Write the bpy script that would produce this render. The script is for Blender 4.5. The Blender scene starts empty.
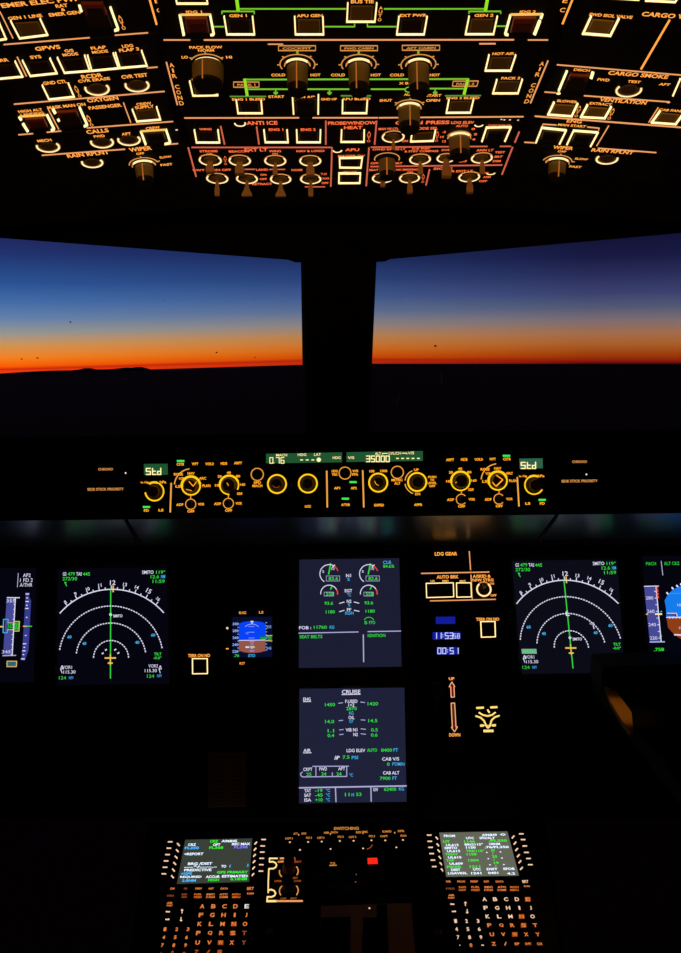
import bpy, math, random
from mathutils import Vector, Matrix
SC = bpy.context.scene
COL = SC.collection
R = math.radians
rnd = random.Random(7)

# ------------------------------------------------------------------ camera
CAM = Vector((0, 0, 1.35)); FPX = 950.0; CX, CY = 340.5, 476.5
PITCH, ROLL = R(6.8), R(0.65)
_f = Vector((0, math.cos(PITCH), -math.sin(PITCH)))
_r0 = Vector((1, 0, 0)); _u0 = Vector((0, math.sin(PITCH), math.cos(PITCH)))
_r = _r0 * math.cos(ROLL) - _u0 * math.sin(ROLL)
_u = _u0 * math.cos(ROLL) + _r0 * math.sin(ROLL)
cd = bpy.data.cameras.new('camera'); cam = bpy.data.objects.new('camera', cd); COL.objects.link(cam)
cd.sensor_fit = 'VERTICAL'; cd.sensor_height = 24; cd.sensor_width = 24 * 681 / 953; cd.lens = 24 * FPX / 953
cd.clip_start = 0.01; cd.clip_end = 20000
cam.matrix_world = Matrix(((_r.x, _u.x, -_f.x, CAM.x), (_r.y, _u.y, -_f.y, CAM.y), (_r.z, _u.z, -_f.z, CAM.z), (0, 0, 0, 1)))
SC.camera = cam

# ------------------------------------------------------------------ view, sky and lamps
SC.view_settings.view_transform = 'Standard'; SC.view_settings.look = 'None'
SC.view_settings.exposure = 0; SC.view_settings.gamma = 1; SC.view_settings.use_curve_mapping = False

def lin(c, k=1.0):
    o = []
    for v in c[:3]:
        v = v / 255.0
        o.append((v / 12.92 if v <= 0.04045 else ((v + 0.055) / 1.055) ** 2.4) * k)
    return tuple(o) + (1.0,)

HOR_L, HOR_R = 0.0185, 0.0118       # the horizon sinks a little to both sides of the centre post
def hor(a): return -HOR_L * abs(a) if a < 0 else -HOR_R * a

def make_world():
    w = bpy.data.worlds.new('dawn_sky'); SC.world = w; w.use_nodes = True
    nt = w.node_tree; N = nt.nodes; L = nt.links; N.clear()
    def math_(op, a, b=None, clamp=False):
        n = N.new('ShaderNodeMath'); n.operation = op; n.use_clamp = clamp
        for i, v in enumerate((a, b)):
            if v is None: continue
            if isinstance(v, (int, float)): n.inputs[i].default_value = v
            else: L.new(v, n.inputs[i])
        return n.outputs[0]
    tc = N.new('ShaderNodeTexCoord'); sep = N.new('ShaderNodeSeparateXYZ'); L.new(tc.outputs['Generated'], sep.inputs[0])
    x, y, z = sep.outputs
    hl = math_('SQRT', math_('ADD', math_('MULTIPLY', x, x), math_('MULTIPLY', y, y)))
    e = math_('DIVIDE', z, hl); az = math_('DIVIDE', x, hl)
    off = math_('ADD', math_('MULTIPLY', math_('MINIMUM', az, 0.0), -HOR_L), math_('MULTIPLY', math_('MAXIMUM', az, 0.0), HOR_R))
    t = math_('MULTIPLY', math_('ADD', e, off), 1 / 0.16)            # 0 at the horizon, 1 at 9 degrees
    def ramp(stops):
        n = N.new('ShaderNodeValToRGB'); L.new(t, n.inputs[0]); cr = n.color_ramp
        while len(cr.elements) > 1: cr.elements.remove(cr.elements[-1])
        first = True
        for d, c in stops:
            p = (math.tan(math.atan((113 + d) / 950) - math.atan(113 / 950))) / 0.16
            if first: cr.elements[0].position = max(p, 0); cr.elements[0].color = lin(c); first = False
            else:
                el = cr.elements.new(min(p, 1)); el.color = lin(c)
        return n.outputs[0]
    left = ramp([(0, (252, 66, 18)), (2.2, (244, 60, 14)), (3.6, (205, 40, 12)), (6, (255, 92, 2)), (14, (250, 130, 28)), (26, (212, 150, 82)),
                 (38, (150, 152, 148)), (51, (104, 132, 172)), (66, (70, 112, 172)), (85, (44, 84, 150)), (113, (34, 52, 112)), (132, (34, 38, 93)), (156, (18, 20, 58))])
    right = ramp([(0, (84, 12, 10)), (3, (146, 28, 10)), (10, (160, 68, 12)), (20, (172, 98, 46)), (29, (164, 110, 76)), (42, (124, 110, 114)),
                  (54, (84, 90, 118)), (68, (60, 66, 112)), (85, (42, 46, 90)), (103, (25, 27, 68)), (128, (17, 17, 49)), (156, (10, 10, 32))])
    fac = math_('MULTIPLY', math_('ADD', az, 0.33), 1 / 0.58, True)
    mx = N.new('ShaderNodeMix'); mx.data_type = 'RGBA'
    L.new(fac, mx.inputs['Factor']); L.new(left, mx.inputs['A']); L.new(right, mx.inputs['B'])
    # behind the aircraft the sky is still night
    back = math_('MULTIPLY', math_('MULTIPLY', math_('ADD', y, 0.35), 1.2, True), math_('ADD', math_('MULTIPLY', t, 40.0), 1.6, True))
    bg = N.new('ShaderNodeBackground'); out = N.new('ShaderNodeOutputWorld')
    L.new(mx.outputs['Result'], bg.inputs[0]); L.new(back, bg.inputs[1]); L.new(bg.outputs[0], out.inputs[0])
make_world()

def area(name, loc, target, size, power, col):
    l = bpy.data.lights.new(name, 'AREA'); l.shape = 'DISK'; l.size = size; l.energy = power; l.color = lin(col)[:3]
    o = bpy.data.objects.new(name, l); COL.objects.link(o); o.location = loc
    o.rotation_euler = (Vector(target) - Vector(loc)).to_track_quat('-Z', 'Y').to_euler(); return o
area('rear_fill', (0.0, -1.04, 1.42), (0, 0.7, 1.5), 0.10, 0.5, (255, 176, 84))  # weak unseen fill added behind the camera for the whole cabin
def spot(name, loc, target, ang, power, col, blend=.6, size=.01):
    l = bpy.data.lights.new(name, 'SPOT'); l.energy = power; l.color = lin(col)[:3]; l.spot_size = R(ang); l.spot_blend = blend; l.shadow_soft_size = size
    o = bpy.data.objects.new(name, l); COL.objects.link(o); o.location = loc
    o.rotation_euler = (Vector(target) - Vector(loc)).to_track_quat('-Z', 'Y').to_euler(); return o

spot('overhead_fill_spot', (0.0, -1.0, 1.25), (0.0, 0.6, 1.25 + 1.6 * math.tan(R(17))), 36, 32.0, (255, 176, 84), .5, .03)  # unseen fill spot added to brighten the overhead caps and knobs

# ------------------------------------------------------------------ materials
MATS = {}
def pr(name, base, rough=.5, metal=0.0, spec=.5, noise=0.0):
    if name in MATS: return MATS[name]
    m = bpy.data.materials.new(name); m.use_nodes = True; nt = m.node_tree; b = nt.nodes['Principled BSDF']
    b.inputs['Base Color'].default_value = tuple(base) + (1,); b.inputs['Roughness'].default_value = rough
    b.inputs['Metallic'].default_value = metal; b.inputs['Specular IOR Level'].default_value = spec
    if noise:
        tx = nt.nodes.new('ShaderNodeTexNoise'); tx.inputs['Scale'].default_value = 220; bp = nt.nodes.new('ShaderNodeBump')
        bp.inputs['Strength'].default_value = noise; bp.inputs['Distance'].default_value = .0005
        nt.links.new(tx.outputs[0], bp.inputs['Height']); nt.links.new(bp.outputs[0], b.inputs['Normal'])
    MATS[name] = m; return m
def em(name, c, k=1.0, sample=False):
    if name in MATS: return MATS[name]
    m = bpy.data.materials.new(name); m.use_nodes = True; nt = m.node_tree; nt.nodes.clear()
    e = nt.nodes.new('ShaderNodeEmission'); o = nt.nodes.new('ShaderNodeOutputMaterial')
    e.inputs[0].default_value = lin(c); e.inputs[1].default_value = k; nt.links.new(e.outputs[0], o.inputs[0])
    try: m.cycles.emission_sampling = 'FRONT' if sample else 'NONE'
    except Exception: pass
    MATS[name] = m; return m
def scr(name, c, k=1.0):                      # lit glass of a display
    m = pr(name, (.006, .006, .008), .35, 0, .15); b = m.node_tree.nodes['Principled BSDF']
    b.inputs['Emission Color'].default_value = lin(c); b.inputs['Emission Strength'].default_value = k; return m

BLK = pr('black_panel_paint', (.005, .0048, .0045), .7, 0, .12, .15)
SHELL = pr('dark_shell_plastic', (.0035, .0035, .0036), .85, 0, .08)
BEZ = pr('black_bezel', (.005, .005, .0055), .5, 0, .2)
CAPM = pr('brown_button_cap', (.19, .135, .035), .6, 0, .2)
KDK = pr('dark_round_cap', (.11, .08, .035), .5, 0, .3)
CAPD = pr('dark_button_cap', (.024, .014, .006), .6, 0, .2)
CAPO = pr('olive_button_cap', (.42, .32, .10), .55, 0, .3)
KNOB = pr('grey_brown_knob', (.19, .145, .05), .55, 0, .35)
KTIP = pr('black_knob_tip', (.008, .007, .0065), .65, 0, .15)
LEV = pr('switch_lever', (.42, .26, .12), .45, .2, .5)
REDG = pr('red_brown_guard', (.22, .036, .014), .5, 0, .4)
DKG = pr('dark_guard', (.035, .022, .012), .5, 0, .3)
REDD = pr('dark_red_cover', (.10, .014, .008), .45, 0, .4)
KRED = pr('dark_red_knob', (.12, .026, .016), .5, 0, .4)
TXT = em('label_orange', (255, 160, 68), 1.2)
TXR = em('label_red_orange', (255, 110, 58), 1.15)
LINE = em('line_peach', (234, 156, 98), 1.05)
LINR = em('line_salmon', (224, 106, 78), .85)
BOR = em('button_light_cream', (255, 232, 164), 1.5, True)
BORL = em('button_light_amber', (255, 196, 92), 1.0, True)
HALO = em('painted_halo_amber', (128, 74, 22), .85)  # dim emissive strips that paint the glow around lit borders and rings
RNG = em('ring_light_cream', (255, 226, 160), 1.25, True)
ARC = em('scale_orange', (226, 150, 78), .9)
PTR = em('pointer_orange', (196, 112, 44), .75)
GRN = em('line_green', (124, 196, 48), .9)
GRV = em('line_green_bright', (150, 226, 34), 1.0)
GRND = em('line_green_dim', (84, 140, 56), 1.0)
FAM = em('glareshield_amber', (255, 164, 34), 1.25)
FLN = em('glareshield_line', (240, 166, 70), 1.0)
FRG = em('glareshield_ring', (255, 200, 24), 1.1, True)
FRT = em('glareshield_ring_thin', (238, 158, 62), .95)
FGR = em('green_bar', (60, 226, 82), 1.1)
LCD = scr('lcd_green', (30, 84, 48), 1.0)
LCD2 = scr('lcd_teal', (46, 96, 74), 1.0)
SEG = em('lcd_digit', (255, 240, 168), 1.15)
WHT = em('screen_white', (226, 224, 250), 1.0)
LAV = em('screen_lavender', (176, 174, 220), 1.0)
SGR = em('screen_green', (52, 214, 66), 1.0)
SCY = em('screen_cyan', (66, 176, 236), 1.0)
SYE = em('screen_yellow', (246, 196, 92), 1.0)
SRD = em('screen_red', (240, 70, 52), 1.0)
SPU = em('screen_violet', (120, 108, 250), 1.0)
TAPE = em('screen_tape', (70, 74, 150), 1.0)
KEYT = em('key_orange', (232, 128, 62), 1.0)
KEYB = em('key_block_orange', (226, 112, 36), .9)
KEYD = em('key_block_deep', (168, 72, 16), .9)
KEYP = em('key_pale', (250, 206, 170), 1.0)
KEYW = em('key_white', (230, 225, 220), 1.0)
DIM = em('dim_orange', (170, 84, 38), .8)
CLK = scr('clock_blue', (18, 28, 150), 1.0)
CLD = em('clock_digit', (198, 206, 255), 1.05)
REDL = em('red_light', (255, 36, 22), 1.2, True)

# ------------------------------------------------------------------ planes
def ray(px, py): return _f + _r * ((px - CX) / FPX) + _u * ((CY - py) / FPX)
class Pl:
    def __init__(s, O, U, V): s.O, s.U, s.V = O, U.normalized(), V.normalized(); s.N = s.U.cross(s.V).normalized()
    def at(s, px, py, h=0.0):
        d = ray(px, py); o = s.O + s.N * h
        return CAM + d * ((o - CAM).dot(s.N) / d.dot(s.N))
    def su(s, px, py):                         # metres per pixel along U at this pixel
        p = s.at(px, py); q = p + s.U * .001; v = q - CAM; w = v.dot(_f); v0 = p - CAM; w0 = v0.dot(_f)
        a = v.dot(_r) / w - v0.dot(_r) / w0; b = v.dot(_u) / w - v0.dot(_u) / w0
        return .001 / (math.hypot(a, b) * FPX)
    def sv(s, px, py):
        p = s.at(px, py); q = p + s.V * .001; v = q - CAM; w = v.dot(_f); v0 = p - CAM; w0 = v0.dot(_f)
        a = v.dot(_r) / w - v0.dot(_r) / w0; b = v.dot(_u) / w - v0.dot(_u) / w0
        return .001 / (math.hypot(a, b) * FPX)
def pl_at(px, py, depth, V, U=None): return Pl(CAM + ray(px, py) * depth, U or Vector((1, 0, 0)), V)
TO = R(15)
OC = pl_at(343, 135, .737, Vector((0, -math.cos(TO), math.sin(TO))))
BETA = R(5.3)
OL = Pl(OC.at(163, 60), OC.U * math.cos(BETA) - OC.N * math.sin(BETA), OC.V)
OR_ = Pl(OC.at(546.5, 60), OC.U * math.cos(BETA) + OC.N * math.sin(BETA), OC.V)
FP = pl_at(343, 482, 1.36, Vector((0, math.sin(R(7)), math.cos(R(7)))))
MP = pl_at(350, 612, 1.47, Vector((0, math.sin(R(21)), math.cos(R(21)))))
DP = pl_at(342, 860, 1.35, Vector((0, math.cos(R(18)), math.sin(R(18)))))
_wt = CAM + ray(340, 255) * 1.50; _wb = CAM + ray(340, 440) * 1.92
_wv = (_wt - _wb); 
WL = Pl(_wb, Vector((math.cos(R(20)), math.sin(R(20)), 0)), _wv)
WR = Pl(_wb, Vector((math.cos(R(20)), -math.sin(R(20)), 0)), _wv)
for W in (WL, WR):                              # keep V square to U
    W.V = (_wv - W.U * _wv.dot(W.U)).normalized(); W.N = W.U.cross(W.V).normalized()

# ------------------------------------------------------------------ mesh builder
class MB:
    def __init__(s): s.v = []; s.f = []; s.m = []; s.mats = []
    def mi(s, mat):
        if mat not in s.mats: s.mats.append(mat)
        return s.mats.index(mat)
    def face(s, pts, mat):
        b = len(s.v); s.v += [Vector(p) for p in pts]; s.f.append(list(range(b, b + len(pts)))); s.m.append(s.mi(mat))
    def mesh(s, vs, fs, mat):
        b = len(s.v); s.v += [Vector(p) for p in vs]; k = s.mi(mat)
        for f in fs: s.f.append([b + i for i in f]); s.m.append(k)
    def loft(s, loops, mat, cap0=True, cap1=True, close=True):
        n = len(loops[0]); vs = [p for l in loops for p in l]; fs = []
        for k in range(len(loops) - 1):
            for i in range(n if close else n - 1):
                j = (i + 1) % n; fs.append((k * n + i, k * n + j, (k + 1) * n + j, (k + 1) * n + i))
        if cap0: fs.append(tuple(reversed(range(n))))
        if cap1: fs.append(tuple(range((len(loops) - 1) * n, len(loops) * n)))
        s.mesh(vs, fs, mat)
    def prism(s, P, poly, h0, h1, mat, inset=0):
        top = [P.at(x, y, h1) for x, y in poly]; bot = [p - P.N * (h1 - h0) for p in top]
        s.loft([bot, top], mat)
    def quadrim(s, P, poly, h0, h1, bev, mat):      # prism with a bevelled top edge
        top = [P.at(x, y, h1) for x, y in poly]; c = sum(top, Vector()) / len(top)
        bot = [p - P.N * (h1 - h0) for p in top]; mid = [p - P.N * bev for p in top]
        ins = [p + (c - p).normalized() * bev * 1.4 for p in top]
        s.loft([bot, mid, ins], mat)
    def stroke(s, P, pts, w, mat, h0=0.0, h1=.0003, ext=0.0):
        for (x0, y0), (x1, y1) in zip(pts, pts[1:]):
            dx, dy = x1 - x0, y1 - y0; l = math.hypot(dx, dy) or 1; dx, dy = dx / l, dy / l
            nx, ny = -dy * w / 2, dx * w / 2; ex, ey = dx * ext, dy * ext
            q = [(x0 - ex + nx, y0 - ey + ny), (x0 - ex - nx, y0 - ey - ny), (x1 + ex - nx, y1 + ey - ny), (x1 + ex + nx, y1 + ey + ny)]
            s.prism(P, q, h0, h1, mat)
    def arc(s, P, cx, cy, r, w, mat, a0=0, a1=360, h0=0.0, h1=.0003, n=None, c=None):
        k = P.su(cx, cy); c = (c or P.at(cx, cy)); ro, ri = (r + w / 2) * k, max((r - w / 2) * k, 0)
        full = abs(a1 - a0) >= 360; n = n or max(6, int(abs(a1 - a0) / 10))
        loops = []
        for i in range(n if full else n + 1):
            a = R(a0 + (a1 - a0) * i / n); d = P.U * math.cos(a) + P.V * math.sin(a)
            loops.append([c + d * ri + P.N * h0, c + d * ro + P.N * h0, c + d * ro + P.N * h1, c + d * ri + P.N * h1])
        if full: loops.append(loops[0])
        s.loft(loops, mat, not full, not full)
    def disc(s, P, cx, cy, r, mat, h=.0003, n=12):
        k = P.su(cx, cy) * r; c = P.at(cx, cy)
        s.face([c + P.N * h + P.U * math.cos(2 * math.pi * i / n) * k + P.V * math.sin(2 * math.pi * i / n) * k for i in range(n)], mat)
    def cone(s, c, ax, side, prof, mat, n=20, cap=True, caps=(None, None), flute=0):
        ax = ax.normalized(); u = (side - ax * side.dot(ax)).normalized(); v = ax.cross(u); loops = []
        for h, r in prof:
            loops.append([c + ax * h + (u * math.cos(2 * math.pi * i / n) + v * math.sin(2 * math.pi * i / n)) * (r * (1 - (flute if i % 2 else 0))) for i in range(n)])
        s.loft(loops, mat, True, cap)
    def bar(s, c, ax, u, prof, mat):                # rectangular section (h, half-u, half-v) along ax
        ax = ax.normalized(); u = (u - ax * u.dot(ax)).normalized(); v = ax.cross(u)
        s.loft([[c + ax * h + u * p + v * q for p, q in ((a, b), (-a, b), (-a, -b), (a, -b))] for h, a, b in prof], mat)
    def text(s, P, t, x, y, w, h, mat, hz=.00025, bold=.012, rot=0.0):
        g = glyphs(t, bold)
        if not g: return
        vs, fs, (x0, x1, y0, y1) = g
        c = P.at(x, y, hz); ku = P.su(x, y) * w / max(x1 - x0, 1e-6); kv = P.sv(x, y) * h / max(y1 - y0, 1e-6)
        U, V = P.U, P.V
        if rot:
            U, V = P.U * math.cos(rot) + P.V * math.sin(rot), P.V * math.cos(rot) - P.U * math.sin(rot)
        mx, my = (x0 + x1) / 2, (y0 + y1) / 2
        s.mesh([c + U * ((a - mx) * ku) + V * ((b - my) * kv) for a, b in vs], fs, mat)
    def build(s, name, parent=None, label=None, smooth=False):
        if not s.f: return None
        org = parent_org(parent)
        me = bpy.data.meshes.new(name); me.from_pydata([p - org for p in s.v], [], s.f)
        for m in s.mats: me.materials.append(m)
        me.polygons.foreach_set('material_index', s.m)
        if smooth:
            for p in me.polygons: p.use_smooth = len(p.vertices) == 4
        me.update(); o = bpy.data.objects.new(name, me); COL.objects.link(o)
        if parent is not None: o.parent = parent
        if label: o['label'] = label
        return o
def parent_org(p):
    o = Vector()
    while p is not None: o = o + Vector(p.location); p = p.parent
    return o
_G = {}
def glyphs(t, bold):
    if not t.strip(): return None
    k = (t, bold)
    if k not in _G:
        c = bpy.data.curves.new('lettering', 'FONT'); c.body = t; c.size = 1; c.resolution_u = 3; c.offset = bold
        o = bpy.data.objects.new('lettering', c); me = bpy.data.meshes.new_from_object(o)
        vs = [(v.co.x, v.co.y) for v in me.vertices]; fs = [tuple(p.vertices) for p in me.polygons]
        bpy.data.objects.remove(o); bpy.data.curves.remove(c); bpy.data.meshes.remove(me)
        if not vs: _G[k] = None
        else: _G[k] = (vs, fs, (min(v[0] for v in vs), max(v[0] for v in vs), min(v[1] for v in vs), max(v[1] for v in vs)))
    return _G[k]
SEGS = {'0': 'abcdef', '1': 'bc', '2': 'abged', '3': 'abgcd', '4': 'fgbc', '5': 'afgcd', '6': 'afgecd', '7': 'abc', '8': 'abcdefg', '9': 'abcfgd', 'S': 'afgcd', 't': 'fged', 'd': 'bgecd', '-': 'g'}
def seg7(mb, P, t, x, y, cw, h, gap, w, mat, hz=.0004):     # x,y top-left, in picture units on the panel
    for ch in t:
        if ch == ' ': x += cw + gap; continue
        if ch == '.': mb.stroke(P, [(x - gap * .5 - w * .3, y + h - w / 2), (x - gap * .5 + w * .7, y + h - w / 2)], w, mat, 0, hz); x += gap * .9; continue
        if ch == ':':
            for q in (.3, .7): mb.stroke(P, [(x - w / 2, y + h * q), (x + w / 2, y + h * q)], w, mat, 0, hz)
            x += gap + w; continue
        c = {'a': ((0, 0), (1, 0)), 'b': ((1, 0), (1, .5)), 'c': ((1, .5), (1, 1)), 'd': ((0, 1), (1, 1)), 'e': ((0, .5), (0, 1)), 'f': ((0, 0), (0, .5)), 'g': ((0, .5), (1, .5))}
        for s_ in SEGS[ch]:
            (a, b), (e, f) = c[s_]; mb.stroke(P, [(x + a * cw, y + b * h), (x + e * cw, y + f * h)], w, mat, 0, hz, w * .35)
        x += cw + gap

# ------------------------------------------------------------------ things
def thing(name, label, cat, loc, group=None):
    o = bpy.data.objects.new(name, None); o.empty_display_size = .02; COL.objects.link(o); o.location = loc
    o['label'] = label; o['category'] = cat
    if group: o['group'] = group
    return o
def tag(o, label, cat, group=None):
    o['label'] = label; o['category'] = cat
    if group: o['group'] = group
    return o
def struct(o): o['kind'] = 'structure'; return o

class Panel:
    """A module screwed into its place: plate, lettering, marking and its controls."""
    def __init__(s, P, name, label, cat, poly, depth=.004, mat=None, group=None, plate='plate', txt=None, line=None):
        s.P = P; s.T = txt or TXT; s.L = line or LINE
        cx = sum(p[0] for p in poly) / len(poly); cy = sum(p[1] for p in poly) / len(poly)
        s.root = thing(name, label, cat, P.at(cx, cy), group); s.let = MB(); s.mark = MB()
        m = MB(); m.quadrim(P, poly, -depth, 0, .0008, mat or BLK); m.build(plate, s.root)
    def t(s, t, x, y, w, h=3.2, mat=None, rot=0.0): s.let.text(s.P, t, x, y, w, h, mat or s.T, rot=rot, bold=.03)
    def vt(s, t, p0, p1, h=4.2, w=4.2, mat=None):
        n = len(t)
        for i, ch in enumerate(t):
            k = i / max(n - 1, 1)
            if ch != ' ': s.let.text(s.P, ch, p0[0] + (p1[0] - p0[0]) * k, p0[1] + (p1[1] - p0[1]) * k, w * (.35 if ch == 'I' else 1), h, mat or s.T)
    def ln(s, *pts, w=1.05, mat=None, hz=.0003): s.mark.stroke(s.P, pts, w, mat or s.L, 0, hz, .2)
    def arc(s, cx, cy, r, w=1.2, a0=0, a1=360, mat=None): s.mark.arc(s.P, cx, cy, r, w, mat or ARC, a0, a1)
    def button(s, TL, BL, BR, TR, sides='LBR', w=1.6, mat=None, cap=None, guard=None, name='push_button', wb=None, red=True):
        P = s.P; q = [TL, BL, BR, TR]; c = (sum(p[0] for p in q) / 4, sum(p[1] for p in q) / 4)
        ins = [(p[0] + (c[0] - p[0]) * .22, p[1] + (c[1] - p[1]) * .22) for p in q]
        m = MB(); m.quadrim(P, ins, -.001, .0009, .0005, cap or CAPD)
        ins2 = [(p[0] + (c[0] - p[0]) * .10, p[1] + (c[1] - p[1]) * .10) for p in q]
        m.prism(P, ins2, -.001, .0003, KTIP); b = m.build(name, s.root)
        m = MB(); e = {'L': (TL, BL), 'B': (BL, BR), 'R': (BR, TR), 'T': (TR, TL)}
        for k in sides:
            ww = (wb or w * .86) if k in 'BT' else w
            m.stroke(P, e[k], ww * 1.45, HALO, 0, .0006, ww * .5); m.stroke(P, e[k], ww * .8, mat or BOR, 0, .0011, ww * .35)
        m.build('light_border', b)
        if guard:                                            # raised translucent cover hinged at the aft edge
            m = MB(); f = guard; ga, gb = (REDG, REDD) if red else (DKG, KTIP)
            mixp = lambda u, v: tuple((TL[i] * (1 - u) + TR[i] * u) * (1 - v) + (BL[i] * (1 - u) + BR[i] * u) * v for i in (0, 1))
            m.prism(P, [mixp(.14, .20), mixp(.14, .20 + .72 * f), mixp(.22, .20 + .72 * f), mixp(.22, .20)], 0, .0028, ga)
            m.prism(P, [mixp(.78, .20), mixp(.78, .20 + .72 * f), mixp(.86, .20 + .72 * f), mixp(.86, .20)], 0, .0028, ga)
            m.prism(P, [mixp(.14, .20), mixp(.14, .20 + .26 * f), mixp(.86, .20 + .26 * f), mixp(.86, .20)], .001, .003, ga)
            if f > .6: m.prism(P, [mixp(.22, .20 + .30 * f), mixp(.22, .20 + .68 * f), mixp(.78, .20 + .68 * f), mixp(.78, .20 + .30 * f)], .0012, .002, gb)
            m.build('guard', b, 'red-brown safety guard' if red else None)
        return b
    def round_button(s, cx, cy, r, a0=158, a1=382, w=2.2):
        P = s.P; k = P.su(cx, cy); c = P.at(cx, cy); m = MB()
        m.cone(c, P.N, P.U, [(-.001, r * .70 * k), (.0005, r * .68 * k), (.0009, r * .58 * k), (.0005, r * .36 * k), (.0004, .0003)], KDK, 22)
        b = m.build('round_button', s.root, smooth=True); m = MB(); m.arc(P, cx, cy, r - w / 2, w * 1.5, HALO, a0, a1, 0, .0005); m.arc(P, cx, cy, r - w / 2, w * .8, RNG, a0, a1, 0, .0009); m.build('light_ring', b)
    def toggle(s, cx, cy, r, L=13, tip=4.5, tipm=None, flare=False, lit=(148, 392), tilt=0.0, dome=None):
        P = s.P; k = P.su(cx, cy); c = P.at(cx, cy); ax = (P.N + P.V * tilt).normalized(); m = MB()
        l = L * k * 1.12; a = tip * k / 2
        m.bar(c, ax, P.U, [(-.001, a * .55, a * .5), (l * .45, a * .7, a * .6), (l * .62, a * (1.0), a * .8), (l * .96, a * (2.1 if flare else 1.0), a * .8), (l, a * (2.0 if flare else .8), a * .6)], tipm or LEV)
        b = m.build('toggle_switch', s.root)
        m = MB(); m.cone(c, P.N, P.U, [(-.001, r * .62 * k), (.0012, r * .60 * k), (.0018, r * .36 * k), (.0024, r * .34 * k)], KNOB, 12); m.build('collar', b)
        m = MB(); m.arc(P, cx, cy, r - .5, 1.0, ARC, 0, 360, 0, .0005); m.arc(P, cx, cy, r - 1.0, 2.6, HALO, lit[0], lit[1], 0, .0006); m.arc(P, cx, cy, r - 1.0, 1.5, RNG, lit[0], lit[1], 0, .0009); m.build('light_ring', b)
    def knob(s, cx, cy, r, L=20, body=10.5, ang=90, arc=(-20, 200), ticks=(0, 45, 135, 180), ring=True, squash=.45, tipk=.25, ringr=.78):
        P = s.P; k = P.su(cx, cy); c = P.at(cx, cy); l = L * k * 1.3; b_ = body * k
        d = P.U * math.cos(R(ang)) + P.V * math.sin(R(ang)); sd = P.N.cross(d)
        m = MB(); m.cone(c, P.N, d, [(-.001, r * .74 * k), (.0016, r * .74 * k), (.0022, r * .68 * k)], KTIP, 24)
        # the grip: round at the base, flattened towards the tip, seen end-on as a bar
        def sec(h, a, q): return [c + P.N * h + d * (math.cos(t) * a) + sd * (math.sin(t) * q) for t in [2 * math.pi * i / 20 for i in range(20)]]
        m.loft([sec(.002, b_, b_), (sec(l * (1 - tipk), b_ * .98, b_ * .95))], KNOB, True, False)
        m.loft([sec(l * (1 - tipk), b_ * .98, b_ * .95), sec(l * .97, b_ * .94, b_ * .86), sec(l, b_ * .86, b_ * .76)], KTIP)
        o = m.build('selector_knob', s.root)
        m = MB()
        wv = .55 * k
        for h0, h1 in ((.0024, l * .99),):
            base = c + d * (b_ * 1.02)
            m.loft([[base + P.N * h0 + sd * wv, base + P.N * h0 - sd * wv, base + P.N * h0 - sd * wv - d * .0004, base + P.N * h0 + sd * wv - d * .0004],
                    [base + P.N * h1 + sd * wv - d * b_ * .04, base + P.N * h1 - sd * wv - d * b_ * .04, base + P.N * h1 - sd * wv - d * b_ * .12, base + P.N * h1 + sd * wv - d * b_ * .12]], PTR)
        m.build('pointer_line', o)
        m = MB()
        if arc: m.arc(P, cx, cy, r - .6, 1.1, ARC, arc[0], arc[1])
        for t in ticks: m.arc(P, cx, cy, r + 1.0, 2.4, ARC, t - 2, t + 2)
        if arc: m.build('scale_arc', o)
        if ring:
            m = MB(); m.arc(P, cx, cy, r * ringr, 1.0, RNG, 38, 142, .0008, .0022); m.arc(P, cx, cy, r * ringr, .8, ARC, 5, 175, .0008, .0021); m.build('light_ring', o)
        return o
    def done(s):
        s.let.build('lettering', s.root); s.mark.build('marking', s.root); return s.root

# ================================================================== the setting
def box(mb, a, b, mat):
    (x0, y0, z0), (x1, y1, z1) = a, b
    mb.loft([[(x0, y0, z0), (x1, y0, z0), (x1, y1, z0), (x0, y1, z0)], [(x0, y0, z1), (x1, y0, z1), (x1, y1, z1), (x0, y1, z1)]], mat)
def slab(name, quad, n, th, mat):
    m = MB(); q = [Vector(p) for p in quad]; m.loft([[p + n * th for p in q], q], mat); return struct(m.build(name))
# ceiling: three planes that carry the overhead modules, running back over the crew
BK = 1.75
def back(P, px, py): p = P.at(px, py, -.0042); return p, p + P.V * BK
m = MB(); pts = []
f0, b0 = back(OC, 163, 207); f1, b1 = back(OC, 546.5, 207)
f0 = OC.at(193.5, 207, -.0042); f1 = OC.at(505, 207, -.0042); f0 = OC.O + OC.U * ((OL.O - OC.O).dot(OC.U)) + OC.V * ((f0 - OC.O).dot(OC.V)) - OC.N * .0042
f1 = OC.O + OC.U * ((OR_.O - OC.O).dot(OC.U)) + OC.V * ((f1 - OC.O).dot(OC.V)) - OC.N * .0042
for q, n in (([f0, f1, f1 + OC.V * BK, f0 + OC.V * BK], OC.N), ([f0 - OL.U * 1.25, f0, f0 + OC.V * BK, f0 - OL.U * 1.25 + OC.V * BK], OL.N), ([f1, f1 + OR_.U * 1.25, f1 + OR_.U * 1.25 + OC.V * BK, f1 + OC.V * BK], OR_.N)):
    m.loft([[p - n * .03 for p in q], q], SHELL)
struct(m.build('ceiling'))
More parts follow.
